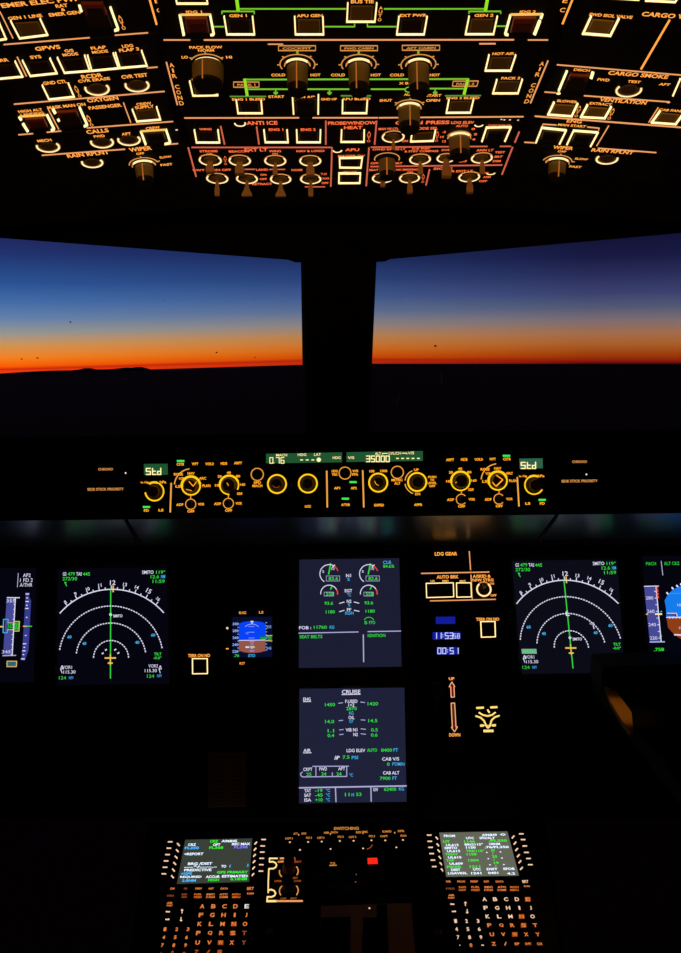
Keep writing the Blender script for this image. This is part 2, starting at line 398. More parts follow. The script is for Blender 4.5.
# windscreen frame: header above the panes, rising to the ceiling, and the outer frame
m = MB()
for W, e in ((WL, [(-330, 60), (-330, 214), (0, 238), (288, 259.8), (295, 262.3), (303.2, 262.6), (341, 262.6), (341, 60)]),
             (WR, [(341, 60), (341, 262.3), (376, 262), (385, 261.5), (390, 259.2), (681, 233), (1010, 205), (1010, 60)])):
    m.prism(W, e, -.03, .012, SHELL)
struct(m.build('wall_front'))
m = MB()
for e0, e1, g0, g1 in ((f0 - OL.U * 1.25 - OL.N * .012, f0 - OL.N * .012, (-420, 120), (60, 120)), (f0 - OC.N * .012, f1 - OC.N * .012, (60, 120), (620, 120)), (f1 - OR_.N * .012, f1 + OR_.U * 1.25 - OR_.N * .012, (620, 120), (1100, 120))):
    q = [e0, e1, CAM + ray(*g1) * 1.55, CAM + ray(*g0) * 1.55]; m.loft([q, [p_ + Vector((0, 0, .03)) for p_ in q]], SHELL)
struct(m.build('trim_1'))
m = MB()                                       # centre post between the two panes
m.prism(WL, [(304.0, 255), (305.2, 365), (307, 452), (341, 452), (341, 255)], -.004, .02, SHELL)
m.prism(WR, [(341, 255), (341, 452), (366.6, 452), (369.7, 365), (374.1, 255)], -.004, .02, SHELL)
struct(m.build('trim_2'))
PANE = bpy.data.materials.new('window_glass'); PANE.use_nodes = True
nt = PANE.node_tree; nt.nodes.clear(); o_ = nt.nodes.new('ShaderNodeOutputMaterial'); mx = nt.nodes.new('ShaderNodeMixShader')
tr = nt.nodes.new('ShaderNodeBsdfTransparent'); gl = nt.nodes.new('ShaderNodeBsdfGlossy'); gl.inputs['Roughness'].default_value = .02
tr.inputs[0].default_value = (1, 1, 1, 1); mx.inputs[0].default_value = .018
nt.links.new(tr.outputs[0], mx.inputs[1]); nt.links.new(gl.outputs[0], mx.inputs[2]); nt.links.new(mx.outputs[0], o_.inputs[0])
DUST = pr('dust_speck', (.05, .045, .04), .9); SCR = pr('glass_scratch', (.5, .48, .45), .4)
def window(name, W, poly, specks, marks):
    m = MB(); m.prism(W, poly, -.018, -.012, PANE); o = struct(m.build(name))
    m = MB()
    for x, y, r in specks:
        n = 7; k = W.su(x, y) * r; c = W.at(x, y, -.0115)
        m.face([c + (W.U * math.cos(6.283 * i / n) + W.V * math.sin(6.283 * i / n)) * k * rnd.uniform(.7, 1.2) for i in range(n)], DUST)
    m.build('dust_speck', o)['kind'] = 'stuff'
    m = MB()
    for p in marks: m.stroke(W, p, .35, SCR, -.0118, -.0114)
    if m.f: m.build('scratch', o)['kind'] = 'stuff'
window('window_1', WL, [(-330, 205), (-330, 470), (312, 470), (310, 250)], [(70.5, 322, 1.3), (21.5, 359, 1.2), (37.5, 358, 1.2), (216.5, 352.5, 1.2), (255, 357.5, .9), (164, 300, .5), (120, 285, .4), (255, 300, .5)],
       [[(190, 429), (198, 437)], [(176, 433.5), (212, 431)], [(162, 405), (166, 408)]])
window('window_2', WR, [(370, 250), (362, 470), (1010, 470), (1010, 195)], [(435.5, 346, 1.5), (402, 297, .5), (520, 305, .4), (600, 330, .4)],
       [[(396, 404), (400, 396)], [(441, 372), (441.5, 383)], [(372, 436), (400, 434)], [(430, 434.5), (470, 434)]])
# the rest of the flight deck shell
def shell(name, a, b):
    m = MB(); box(m, a, b, SHELL); struct(m.build(name))
shell('floor', (-1.35, -1.1, -.04), (1.35, 2.0, 0)); shell('wall_back', (-1.35, -1.14, 0), (1.35, -1.1, 2.4))
shell('wall_left', (-1.39, -1.1, 0), (-1.35, 2.0, 2.4)); shell('wall_right', (1.35, -1.1, 0), (1.39, 2.0, 2.4))

# ------------------------------------------------------------------ the land and cloud far below
GM = pr('dark_cloud_deck', (.30, .10, .045), .95, 0, .02)
m = MB(); NA, RR = 90, [3, 10, 30, 60, 120, 250, 500, 1000, 2000, 4000, 6000]
def deck(az, r):
    e0 = hor(az) - .0004; return Vector((az * r, r, CAM.z + e0 * r - 34 * (1 - r / 6000)))
vs, fs = [], []
for r in RR:
    for i in range(NA + 1): vs.append(deck(-1.3 + 2.6 * i / NA, r))
for k in range(len(RR) - 1):
    for i in range(NA): fs.append((k * (NA + 1) + i, k * (NA + 1) + i + 1, (k + 1) * (NA + 1) + i + 1, (k + 1) * (NA + 1) + i))
m.mesh(vs, fs, GM); g_ = m.build('ground', smooth=True); struct(g_)
m = MB(); prof = [(-10, 374), (0, 373.4), (25, 371.8), (50, 370.6), (70, 370.4), (80, 369.4), (84, 368.2), (89, 369.5), (104, 369.4), (112, 369), (118, 368.4), (124, 367.6), (130, 368.2), (136, 367), (142, 368.4), (146, 370), (152, 370.2), (175, 369.6), (205, 369)]
CM = pr('cloud_bank', (.016, .008, .008), .9, 0, .05)
def far(px, py, r=5600): d = ray(px, py); return CAM + d * (r / d.y)
for (x0, y0), (x1, y1) in zip(prof, prof[1:]):
    n = 3; 
    for i in range(n):
        a, b = i / n, (i + 1) / n; ya, yb = y0 + (y1 - y0) * a + rnd.uniform(-.12, .12) * 0, y0 + (y1 - y0) * b
        xa, xb = x0 + (x1 - x0) * a, x0 + (x1 - x0) * b
        q0, q1 = far(xa, ya), far(xb, yb); z0, z1 = far(xa, 378), far(xb, 378)
        m.loft([[z0, z1, z1 + Vector((0, 160, 0)), z0 + Vector((0, 160, 0))], [q0, q1, q1 + Vector((0, 160, 0)), q0 + Vector((0, 160, 0))]], CM)
o = m.build('cloud_bank'); tag(o, 'long low dark cloud bank on the horizon beyond the captain\'s windscreen', 'cloud'); o['kind'] = 'stuff'

# ================================================================== glareshield, instrument panel and pedestal
LIPM = pr('lip_satin_grey', (.36, .42, .45), .3, .85, .5)
XS = (-1.3, 1.3)
face_top = FP.at(343, 437, -.0045); face_bot = FP.at(343, 517, -.0045); pan_top = MP.at(343, 545.5)
shield = thing('glareshield', 'long black glareshield running under both windscreens', 'glareshield', Vector((0, face_bot.y, face_bot.z)))
win_base = Vector((0, _wb.y - .03, _wb.z - .004))
prf = [(face_bot.y, face_bot.z), (face_top.y, face_top.z), (face_top.y + .012, face_top.z + .005), (win_base.y, win_base.z - .01), (win_base.y, win_base.z - .05), (pan_top.y + .05, pan_top.z + .03), (face_bot.y + .012, face_bot.z + .001)]
m = MB(); m.loft([[Vector((x, y, z)) for y, z in prf] for x in XS], BLK); m.build('cover', shield)
# underside lip, in three lengths with dark seams between
lo, hi = Vector((0, face_bot.y + .002, face_bot.z)), Vector((0, pan_top.y + .002, pan_top.z + .001))
ld = (hi - lo); ln_ = Vector((0, ld.z, -ld.y)).normalized()          # faces down and aft
if ln_.z > 0: ln_ = -ln_
LP = Pl(lo, Vector((1, 0, 0)), -ld)
def lipx(px, py): return LP.at(px, py).x
for a, b in (((-400, -400), (122, 138)), ((126.5, 142.5), (553, 534)), ((557.5, 538.5), (1090, 1090))):
    q = [Vector((lipx(a[0], 517.5), lo.y, lo.z)), Vector((lipx(b[0], 517.5), lo.y, lo.z)), Vector((lipx(b[1], 545), hi.y, hi.z)), Vector((lipx(a[1], 545), hi.y, hi.z))]
    m = MB(); m.loft([[p - ln_ * .006 for p in q], q], LIPM); m.build('lip', shield, 'satin grey underside lip')

ip = thing('instrument_panel', 'wide black main instrument panel that carries the six displays', 'panel', MP.at(343, 815, -.004))
m = MB(); m.prism(MP, [(-700, 545.5), (-700, 818), (1380, 818), (1380, 545.5)], -.03, -.0042, BLK); m.build('panel_face', ip)
ped = thing('pedestal', 'black centre pedestal between the pilots with the keyboards on top', 'pedestal', Vector((DP.at(343, 890).x, DP.at(343, 890).y, 0)))
m = MB(); q = [DP.at(148, 823, -.0042), DP.at(545, 819, -.0042), DP.at(572, 1010, -.0042), DP.at(122, 1010, -.0042)]
m.loft([[Vector((p.x, p.y, .0)) for p in q], q], SHELL); m.build('body', ped)

# ================================================================== overhead, captain's side
p = Panel(OL, 'emergency_electrical_panel', 'overhead module lettered EMER ELEC PWR above the GPWS row', 'control panel', [(-60, -30), (-20, 46.5), (160, 32), (143, -30)])
p.t('EMER ELEC PWR', 41, 2.0, 80, 5); p.t('RAT', 61.5, 5.7, 12, 3.6); p.t('&', 63, 9.6, 4, 3.2); p.t('EMER GEN', 64.5, 13.6, 31, 3.8)
p.t('GEN 1 LINE', 25, 17, 34, 3.6); p.t('MAN', 88.5, 2, 13, 3.6); p.vt('AUTO', (119.6, 17), (123.6, 28), 3.6, 3.6)
p.button((11, 22), (19.8, 39), (47.7, 35.5), (40.4, 20), cap=CAPM); p.button((-28, 27), (-20, 43.5), (6.2, 39.6), (-.5, 24))
p.ln((0, 12), (13, 38.5)); p.ln((3.7, 44.8), (89.6, 37.9)); p.ln((115, 35.5), (148, 33)); p.ln((148.6, -4), (156.6, 24.7), w=1.9, mat=TXT)
p.vt('ELEC', (152.5, -18), (159.3, 10.3), 4.6, 5)
b = p.button((75, -2), (88, 31.5), (117, 30.8), (105, -2), '', guard=.45, cap=CAPD)
m = MB(); m.stroke(OL, [(79.3, 6), (81.6, 12.3)], 2.2, BOR, 0, .0011); m.stroke(OL, [(110.4, 8), (118.4, 30.3)], 1.9, BOR, 0, .0011); m.stroke(OL, [(118.6, 30.2), (114.4, 31.3)], 1.7, BOR, 0, .0011); m.build('light_border', b)
p.done()
p = Panel(OL, 'ground_proximity_panel', 'overhead module lettered GPWS with a row of square buttons', 'control panel', [(-20, 47.5), (0, 80), (160, 67), (160.5, 33)])
p.t('GPWS', 47.6, 44.9 + 3, 25, 4.4); p.t('TERR', 0, 60.5, 17, 3.6); p.t('SYS', 35.6, 57, 11, 3.6); p.t('G/S', 69, 50.7, 9, 3.2); p.t('MODE', 70.3, 54.4, 15.5, 3.2)
p.t('FLAP', 98.3, 47.7, 15, 3.2); p.t('MODE', 100, 51.7, 16, 3.2); p.t('LDG', 127.5, 45.9, 11, 3.2); p.t('FLAP 3', 129, 49.7, 20, 3.4)
for q in (((-9, 64.6), (-2, 79.5), (22.8, 77.2), (15.4, 62.5)), ((22.8, 61.7), (30.5, 76.6), (57, 73.8), (50.2, 59.5)), ((57.7, 58.8), (64.6, 73.4), (89.9, 71.5), (84.9, 56.6)),
          ((87.8, 56.6), (91.9, 71.4), (118.6, 68.8), (113.5, 54.4)), ((115.7, 54.1), (120.2, 68.6), (147, 66.3), (141.8, 51.8))): p.button(*q)
p.ln((17.3, 57.3), (26.4, 76.4), w=1.2); p.ln((147, 68.2), (157.5, 67.3)); p.done()
p = Panel(OL, 'recorder_panel', 'overhead module lettered RCDR with two round test buttons', 'control panel', [(-2, 81), (14, 105), (166, 92), (159.5, 68)])
p.t('RCDR', 91.8, 76, 21, 4.2); p.t('CVR ERASE', 94, 79.9, 32, 3.2); p.t('CVR TEST', 134.4, 76, 26, 3.8); p.t('GND CTL', 55, 82.4, 23.5, 3.8); p.vt('AUTO', (75.4, 87), (79.6, 96), 3, 3.2)
p.button((42.6, 86.4), (49.2, 100), (74.2, 97.3), (68.6, 84.5)); p.round_button(97, 88, 12.5); p.round_button(137, 84.5, 12.4)
p.ln((14, 104.4), (164.6, 91.6)); p.done()
p = Panel(OL, 'oxygen_panel', 'overhead module lettered OXYGEN with two guarded red-brown switches', 'control panel', [(10, 106), (23, 135.5), (175, 121.5), (166.5, 93)])
p.t('OXYGEN', 102.6, 99.2, 31, 4.4); p.t('HIGH ALT', 30.3, 110.6, 24, 3); p.t('LANDING', 32.2, 113.8, 23, 2.8); p.t('MASK MAN ON', 66.4, 106, 38, 3.4); p.t('PASSENGER', 105, 106.6, 33, 3.6)
p.t('CREW', 143.8, 103.8, 15, 2.8); p.t('SUPPLY', 144.5, 107, 19, 3.2); p.vt('AUTO', (87.6, 116.5), (91.6, 125), 3, 3.4)
b = p.button((20, 117.3), (27.9, 132.3), (53, 130.5), (45.4, 115.7), 'T', mat=BORL, w=1.2, guard=.8)
m = MB(); m.stroke(OL, [(19.2, 117.6), (21.5, 120.6)], 2.2, BOR, 0, .0011); m.stroke(OL, [(23, 124.4), (28, 132.2)], 2.2, BOR, 0, .0011); m.stroke(OL, [(47, 115.6), (54.3, 130)], 2, BOR, 0, .0011); m.stroke(OL, [(54.3, 130), (51, 131)], 1.6, BOR, 0, .0011); m.build('light_border', b)
b = p.button((52, 109.5), (60, 129), (86, 126.8), (79, 107.6), '', guard=.36)
m = MB(); m.stroke(OL, [(52.9, 109.8), (55.4, 114)], 2.4, BOR, 0, .0011); m.stroke(OL, [(58, 119.8), (59.3, 121.6)], 2.2, BOR, 0, .0011); m.stroke(OL, [(79.5, 108), (87.4, 126)], 1.9, BOR, 0, .0011); m.stroke(OL, [(87.3, 126), (83.9, 127)], 1.6, BOR, 0, .0011); m.build('light_border', b)
p.button((132.6, 110.6), (137, 122), (160.5, 120.1), (156.8, 108), cap=CAPM)
p.ln((47.8, 108.6), (58.7, 129.4)); p.ln((123.5, 103), (130.8, 122.8)); p.ln((18.5, 135), (33, 133.8)); p.ln((46.8, 132.5), (61, 131.2)); p.ln((87, 128.2), (173, 121.7)); p.done()
p = Panel(OL, 'calls_panel', 'overhead module lettered CALLS with three round call buttons', 'control panel', [(23, 136.5), (36, 157), (183, 144), (175.5, 122.5)])
p.t('CALLS', 97.4, 131.2, 22, 4.2); p.t('MECH', 44.4, 140.5, 14, 3); p.t('FWD', 99.2, 136.2, 11, 2.8); p.t('AFT', 126.2, 133.9, 9.4, 2.8); p.t('CREW', 152.8, 128, 14, 2.8)
for q in ((48, 146, 11.8), (102, 141.6, 11.8), (129, 139.2, 11.7)): p.round_button(*q)
b = p.button((141, 132), (146, 145.3), (170.2, 143.2), (165.6, 130.4), 'T', mat=BORL, w=1.2, guard=.7, red=False)
m = MB(); m.stroke(OL, [(140.9, 132), (145.8, 145.3)], 1.9, BOR, 0, .0011); m.stroke(OL, [(166, 130.2), (170.3, 143.2)], 1.9, BOR, 0, .0011); m.stroke(OL, [(170.3, 143.4), (164.6, 144.7)], 1.6, BOR, 0, .0011); m.build('light_border', b)
p.ln((41.9, 155.5), (125, 149.4)); p.ln((164.5, 144.7), (178, 143.8)); p.mark.disc(OL, 176.6, 129.6, 1.4, KEYP); p.done()
p = Panel(OL, 'wiper_panel', 'overhead module lettered RAIN RPLNT and WIPER nearest the left windscreen', 'control panel', [(37, 158), (50, 182), (193, 172), (184, 145)], group='windscreen wiper modules')
p.t('RAIN RPLNT', 88, 154.2, 42, 4); p.t('WIPER', 140.4, 149, 22.5, 4.2); p.t('OFF', 140.2, 153.6, 8, 2.4); p.t('SLOW', 165.5, 157, 12, 2.2); p.t('FAST', 166.5, 164.6, 12, 2.4)
p.round_button(92.2, 162, 11); p.knob(144, 164.5, 15, L=16, body=9.2, arc=(10, 175), ticks=(15, 90), ang=92); p.done()

# ================================================================== overhead, centre column
p = Panel(OC, 'electrical_panel', 'overhead module of generator buttons joined by green lines, GEN 1 to GEN 2', 'control panel', [(150, -30), (163.5, 38.5), (554, 38.5), (566, -30)])
p.button((173, -14), (177, 4.2), (207.6, 4.2), (204.6, -14)); p.t('IDG 1', 194, 12, 16, 2.8)
b = p.button((180.5, 15.6), (184.4, 35.6), (213.4, 35.2), (209.8, 15.3), 'T', mat=BORL, w=1.1, guard=.95)
m = MB(); m.stroke(OC, [(179.8, 15.8), (183.8, 36)], 2.3, BOR, 0, .0011); m.stroke(OC, [(210, 15.4), (213.8, 35)], 1.9, BOR, 0, .0011); m.stroke(OC, [(214, 35.2), (210.4, 35.8)], 1.6, BOR, 0, .0011); m.build('light_border', b)
p.t('GEN 1', 238, 15.7, 17.6, 3); p.button((224.2, 17.6), (227, 35), (254.4, 35), (252.6, 17.8))
p.t('APU GEN', 309.6, 15.7, 26, 3); p.button((294.7, 17.9), (295.5, 35), (323.5, 35), (322.9, 18.2), cap=CAPM)
p.t('BUS TIE', 362.4, 1.6, 23, 3.6); p.button((347.8, 4.4), (346.9, 22.3), (374.8, 22.3), (376.7, 4.4), cap=CAPM); p.vt('AUTO', (380.9, 8), (379.6, 19.8), 3, 3.6)
p.t('EXT PWR', 413.2, 15.4, 27, 3); p.button((398.9, 17.9), (396.8, 35), (424, 35), (427, 17.8))
p.t('GEN 2', 484, 15.4, 19, 3); p.button((469, 17.6), (465.5, 34.8), (493.4, 34.8), (497.2, 17.6), cap=CAPM)
p.t('IDG 2', 527.8, 11.8, 16, 2.8)
b = p.button((510.8, 15.4), (505.8, 35.2), (534.6, 35.2), (541.8, 15), 'T', mat=BORL, w=1.3, guard=.95)
m = MB(); m.stroke(OC, [(510.4, 16), (505.2, 35)], 1.9, BOR, 0, .0011); m.stroke(OC, [(542.4, 14.8), (540.8, 19.2)], 2.2, BOR, 0, .0011); m.stroke(OC, [(539.8, 21.4), (534.4, 35.2)], 2.8, BOR, 0, .0011); m.stroke(OC, [(505, 35), (508.4, 35.6)], 1.7, BOR, 0, .0011); m.build('light_border', b)
G = dict(mat=GRN, w=1.15)
p.ln((213.2, 26.9), (224, 26.9), **G); p.ln((221.9, 14), (221.9, 11.6), (254.2, 11.6), (254.2, 14), mat=GRN, w=1.2); p.ln((236, -6), (238.2, 11), mat=GRV, w=3.2)
p.ln((238, 9.1), (346.8, 9.1), **G); p.ln((324.3, 26.9), (354.6, 26.9), (354.6, 23.4), **G); p.ln((367.4, 23.4), (367.4, 26.9), (396.7, 26.9), **G); p.ln((384.2, 9.1), (485, 9.1), **G)
p.ln((469, 13.8), (469, 11.6), (500.7, 11.6), (500.7, 13.8), mat=GRN, w=1.2); p.ln((488.4, -6), (485.4, 11), mat=GRV, w=3.2); p.ln((495.5, 26.4), (507.3, 26.4), **G)
p.done()
p = Panel(OC, 'air_conditioning_panel', 'overhead module lettered AIR COND with four large grey temperature and flow knobs', 'control panel', [(163.7, 39.6), (183.5, 117), (526.5, 116), (548, 39.6)])
p.ln((163.7, 40.2), (190, 40.2)); p.ln((204, 40.2), (513.9, 40), w=1.2); p.ln((528, 40.2), (548, 40.2)); p.ln((268, 44.4), (283, 44.4), w=.9); p.ln((479.4, 44), (495.5, 43.9), w=1.2)
p.t('PACK FLOW', 205.8, 47.3, 33, 2.8); p.t('NORM', 206, 50.4, 16, 2.6); p.t('LO', 184.8, 57.2, 6.5, 2.8); p.t('HI', 229, 57.2, 6, 2.8)
p.button((189.8, 82.3), (193, 96.2), (217.9, 95.8), (217.4, 93), 'LB', cap=CAPM); p.t('PACK 1', 201, 79.8, 18, 2.6)
p.knob(208, 64, 18, L=18.5, body=16, ang=102, arc=(28, 152), ticks=(35, 90, 145), tipk=.15)
for x0, y0, w_, tx, cx, bx in ((278.5, 46, 37, 'COCKPIT', 297.4, 0), (340.5, 46, 37, 'FWD CABIN', 358.8, 1), (402.3, 45.6, 37.3, 'AFT CABIN', 418.4, 2)):
    p.ln((x0, y0), (x0 + w_, y0), (x0 + w_, y0 + 4.8), (x0, y0 + 4.8), (x0, y0), w=.8, mat=ARC); p.t(tx, x0 + w_ / 2, y0 + 2.4, w_ - 8, 2.2, ARC)
    p.ln((cx, 50.8), (cx, 53.6), mat=GRN, w=2.2); p.knob(cx, 64.4, 18, L=24 if bx != 2 else 25, body=10.8, ang=(92, 106, 104)[bx], arc=(-25, 205), ticks=(0, 45, 135, 180), ringr=.72)
for tx, x, w_ in (('COLD', 278.3, 14), ('HOT', 315.5, 10), ('COLD', 338, 14), ('HOT', 375.8, 10), ('COLD', 397, 14), ('HOT', 434.8, 10)): p.t(tx, x, 75, w_, 2.8)
p.ln((244.6, 79.8), (468.4, 79.2), mat=GRN, w=1.35); p.ln((244.6, 79.2), (247.2, 95.8), mat=GRV, w=2.8); p.ln((468, 79), (464, 94.6), mat=GRV, w=2.8)
p.ln((248.4, 89.4), (353, 89.4), (357, 96), mat=GRN, w=1.2); p.ln((371, 89.4), (405.4, 89.4), mat=GRN, w=1.2); p.ln((430, 88.8), (464.4, 88.8), mat=GRN, w=1.2); p.arc(410, 89.4, 5, 1.2, 60, 300, GRN)
for x, y in ((275.7, 92.4), (329.5, 92.4), (435.2, 92.2)): p.ln((x, y - 2.6), (x, y + 1), mat=GRN, w=1.4); p.ln((x - 2, y + .6), (x + 2, y + .6), mat=GRN, w=1.4); p.ln((x - .9, y + 1.8), (x + .9, y + 1.8), mat=GRN, w=1.2)
p.ln((233.6, 82.2), (259, 82.2), (259, 87.4), (233.6, 87.4), (233.6, 82.2), w=.8, mat=ARC); p.t('PACK 1', 246.3, 84.8, 18, 2.3, ARC)
p.ln((453.2, 81.4), (478.4, 81.2), (476.8, 86.4), (452.4, 86.4), (453.2, 81.4), w=.8, mat=ARC); p.t('PACK 2', 465.4, 83.9, 18, 2.3, ARC)
p.t('START', 276.3, 96.7, 16, 2.6); p.t('START', 433.8, 95.5, 15, 2.6); p.t('OPEN', 433, 100.4, 14, 2.6); p.t('SHUT', 385.8, 100.4, 12.5, 2.6); p.t('AUTO', 410.5, 94.5, 13, 2.4); p.t('X BLEED', 410, 83.2, 22, 2.4)
p.ln((230, 96.7), (266, 96.7), mat=GRND, w=1.1); p.t('ENG 1 BLEED', 248.6, 99.3, 33, 2.4); p.button((236.4, 101.4), (238.1, 113.8), (262.2, 113.8), (261.2, 101.6))
p.t('RAM AIR', 305, 97, 22, 2.3); b = p.button((292.6, 98.5), (293.6, 114.2), (318.2, 114.2), (318.4, 96), 'LR', guard=.7, red=False); p.ln((294, 100.2), (317.4, 99.9), w=.9, mat=TXT)
p.t('GND HP', 328.9, 99.2, 16, 2.3); p.t('APU BLEED', 356, 99, 29, 2.4); p.ln((341, 96), (371, 96), mat=GRND, w=1.1); p.button((342.7, 101.2), (342.4, 113.7), (366.5, 113.7), (367.3, 101.2))
p.knob(409, 107.5, 15.5, L=19, body=11.2, arc=(20, 160), ticks=(35, 90, 145), ang=90)
p.ln((445.2, 96), (480.8, 95.8), mat=GRND, w=1.1); p.t('ENG 2 BLEED', 463, 98, 33, 2.4); p.button((448.8, 100.7), (446.4, 113.3), (470.3, 113.1), (473.4, 100.2), cap=CAPM)
p.t('HOT AIR', 503.4, 53.7, 22, 2.8); p.button((488.9, 56.2), (485.3, 71.2), (510.5, 71.2), (515.5, 56.2), cap=CAPM); p.t('PACK 2', 510.8, 78.2, 19, 2.8); p.button((496.7, 80.8), (492.9, 93.9), (517.8, 93.9), (522.1, 80.4), cap=CAPM)
p.ln((166.4, 62.5), (177.4, 105), w=1.4); p.vt('AIR COND', (171.6, 65.2), (181.4, 103.2), 4.2, 4.4); p.ln((548, 61), (530.5, 103.2), w=1.4); p.vt('AIR COND', (542, 63.8), (526.8, 101.4), 4.2, 4.4)
p.done()
p = Panel(OC, 'anti_ice_panel', 'overhead module lettered ANTI ICE and PROBE/WINDOW HEAT with square buttons', 'control panel', [(183.7, 118), (191, 146), (374.8, 146), (378.6, 118)], txt=TXR, line=LINR)
p.ln((184.4, 118.2), (299, 118), mat=LINE, w=1.1); p.ln((312.6, 118), (378, 118), mat=LINE, w=1.1)
p.t('WING', 205.4, 129.2, 12.5, 2.2); p.button((194.5, 131.1), (196.6, 143), (219.6, 143), (218, 131.1)); p.ln((220.7, 126.5), (224.5, 144.4), w=1.5); p.ln((256.6, 127), (259, 144.4), w=1.5)
p.t('ANTI ICE', 262, 123, 31, 3.8); p.arc(240.1, 123.4, 5.2, 1.5, 170, 380, RNG); p.t('ENG 1', 276, 129.6, 14.5, 2.6); p.button((264, 131.1), (265.4, 142.8), (288, 142.8), (287.1, 131.1), 'LBR')  # the small crescent arc is a reflection drawn in glowing colour
p.t('ENG 2', 308.2, 129.6, 15, 2.6); p.button((296.7, 131.1), (297.1, 142.8), (320.1, 142.8), (320.5, 131.1)); p.ln((325.8, 121.2), (325.8, 144.6), w=1.5)
p.t('PROBE/WINDOW', 352, 123, 48, 3.4); p.t('HEAT', 353.2, 127.6, 18.5, 3.2); p.button((341.6, 131.1), (341.1, 142.4), (364, 142.4), (364.2, 131.1)); p.vt('AUTO', (369.2, 132.6), (368.6, 141), 2.4, 3.4)
p.ln((376.6, 121.2), (374.6, 144.6), w=1.5); p.done()
p = Panel(OC, 'cabin_pressure_panel', 'overhead module lettered CABIN PRESS with a large landing elevation knob', 'control panel', [(379.2, 118), (375.4, 146), (514.6, 145.4), (525.6, 117)], txt=TXR, line=LINR)
p.ln((379.2, 118), (404, 117.8), mat=LINE, w=1.1); p.ln((419, 117.6), (523.4, 116.9), mat=LINE, w=1.1)
p.t('CABIN PRESS', 422.4, 122.6, 54, 3.6); p.t('MAN V/S CTL', 388.6, 128.9, 20, 2.4); p.toggle(393.2, 136.2, 11.6, L=13, tip=3.6); p.t('DN', 405, 141, 6, 2.2); p.t('MODE SEL', 426, 128.4, 24, 2.6)
p.button((412, 133.2), (410.8, 142), (433.2, 141.3), (435.3, 131.3), cap=CAPM); p.t('LDG ELEV', 462.6, 122.5, 23, 2.8); p.t('AUTO', 462, 125.9, 12, 2.4)
p.knob(459, 137, 12.6, L=17, body=10.6, arc=(15, 165), ticks=(), ang=90, ringr=.92)
for tx, x, y in (('-2', 444.2, 132), ('14', 442, 136.9), ('12', 444.2, 141.3), ('0', 473.3, 129), ('2', 475.5, 134.2), ('4', 473.6, 139.4)): p.t(tx, x, y, 3.6, 2.2)
p.vt('AUTO', (437.5, 132.5), (436.6, 140.6), 2.2, 3); p.arc(479, 124.4, 4, 1.3, 190, 350, RNG)
p.t('DITCHING', 499.3, 125.7, 22, 2.4); b = p.button((486.4, 128.4), (482, 141.6), (505, 141.4), (510.8, 127.8), 'LTR', guard=.85, red=False, w=1.7)
for x, y in ((501.5, 119), (504.4, 119.5), (509.9, 119.5), (518, 119.8)): p.mark.disc(OC, x, y, 1.1, KEYP)
p.ln((519.3, 132), (514.8, 142.6), w=1.5); p.done()
p = Panel(OC, 'exterior_light_panel', 'overhead module lettered EXT LT with eight toggle switches', 'control panel', [(191.4, 147), (202, 188), (330.2, 188), (331.8, 147)], txt=TXR, line=LINR)
p.ln((191.6, 147.6), (331.4, 147.6), w=1.1); p.ln((188.2, 147.8), (196.1, 176.7), w=1.5); p.t('EXT LT', 256, 149.9, 23, 3.2)
p.t('STROBE', 208.6, 151.2, 18, 2.2); p.t('ON', 209.4, 153.8, 6, 1.6); p.t('BEACON', 238.8, 151.4, 20, 2.2); p.t('WING', 275, 151.2, 12, 2.2); p.t('ON', 275, 153.8, 6, 1.6); p.t('NAV & LOGO', 310.4, 151, 28, 2.2); p.vt('AUTO', (225, 157), (225.6, 164), 1.8, 2.8)
p.toggle(210.3, 159.6, 11.6, L=13, tip=8); p.toggle(239.8, 160, 11.3, L=14, tip=9); p.toggle(275.3, 160.2, 11.2, L=14, tip=4.6); p.toggle(310.3, 160.3, 11.2, L=15, tip=8)
p.t('RWY TURN OFF', 212, 170, 38, 2.2); p.t('LAND', 262, 169.7, 12, 2.2); p.ln((244.8, 169.5), (254.7, 169.5), w=.9); p.ln((269.4, 169.6), (285, 169.6), w=.9); p.t('NOSE', 297, 170, 11, 2)
p.toggle(217.3, 178, 11.2, L=17, tip=4.6); p.toggle(247, 178.2, 11, L=17, tip=5, flare=True); p.toggle(280.7, 178.6, 10.8, L=17, tip=5, flare=True); p.toggle(310.7, 178.5, 10.8, L=17, tip=4.8)
p.t('ON', 263.3, 174.8, 6, 2); p.t('OFF', 263.3, 179.1, 7, 2); p.t('RETRACT', 262.2, 184, 20, 2.2); p.t('T.O', 323.8, 174, 6, 2); p.t('TAXI', 324.5, 178.5, 9, 2); p.t('OFF', 325, 183, 7, 2); p.ln((305, 187), (325, 187), w=.8); p.done()
p = Panel(OC, 'auxiliary_power_panel', 'narrow overhead module lettered APU with MASTER SW and START buttons', 'control panel', [(332.2, 147), (330.6, 188), (366.2, 188), (369.6, 147)], txt=TXR, line=LINR)
p.ln((332, 147.8), (330.8, 186.6), w=1.5); p.ln((369, 147.8), (366.2, 186), w=1.5); p.t('APU', 352.2, 149.8, 14, 2.8); p.arc(337.4, 150.2, 4.2, 1.4, 180, 360, RNG); p.t('MASTER SW', 351.5, 156, 27, 2.2)
p.button((339.6, 158.6), (339.9, 168), (360.8, 168.2), (362.2, 158.2), 'LBRT', w=1.6); p.t('START', 350.2, 172.2, 14, 2.2); p.button((339.1, 174), (338.9, 183.6), (359.7, 183.5), (360.4, 174), 'LBRT', w=1.6); p.done()
p = Panel(OC, 'interior_light_panel', 'overhead module of cabin sign and interior light switches right of the APU buttons', 'control panel', [(370, 147), (366.6, 188), (497.2, 186), (514.2, 146.4)], txt=TXR, line=LINR)
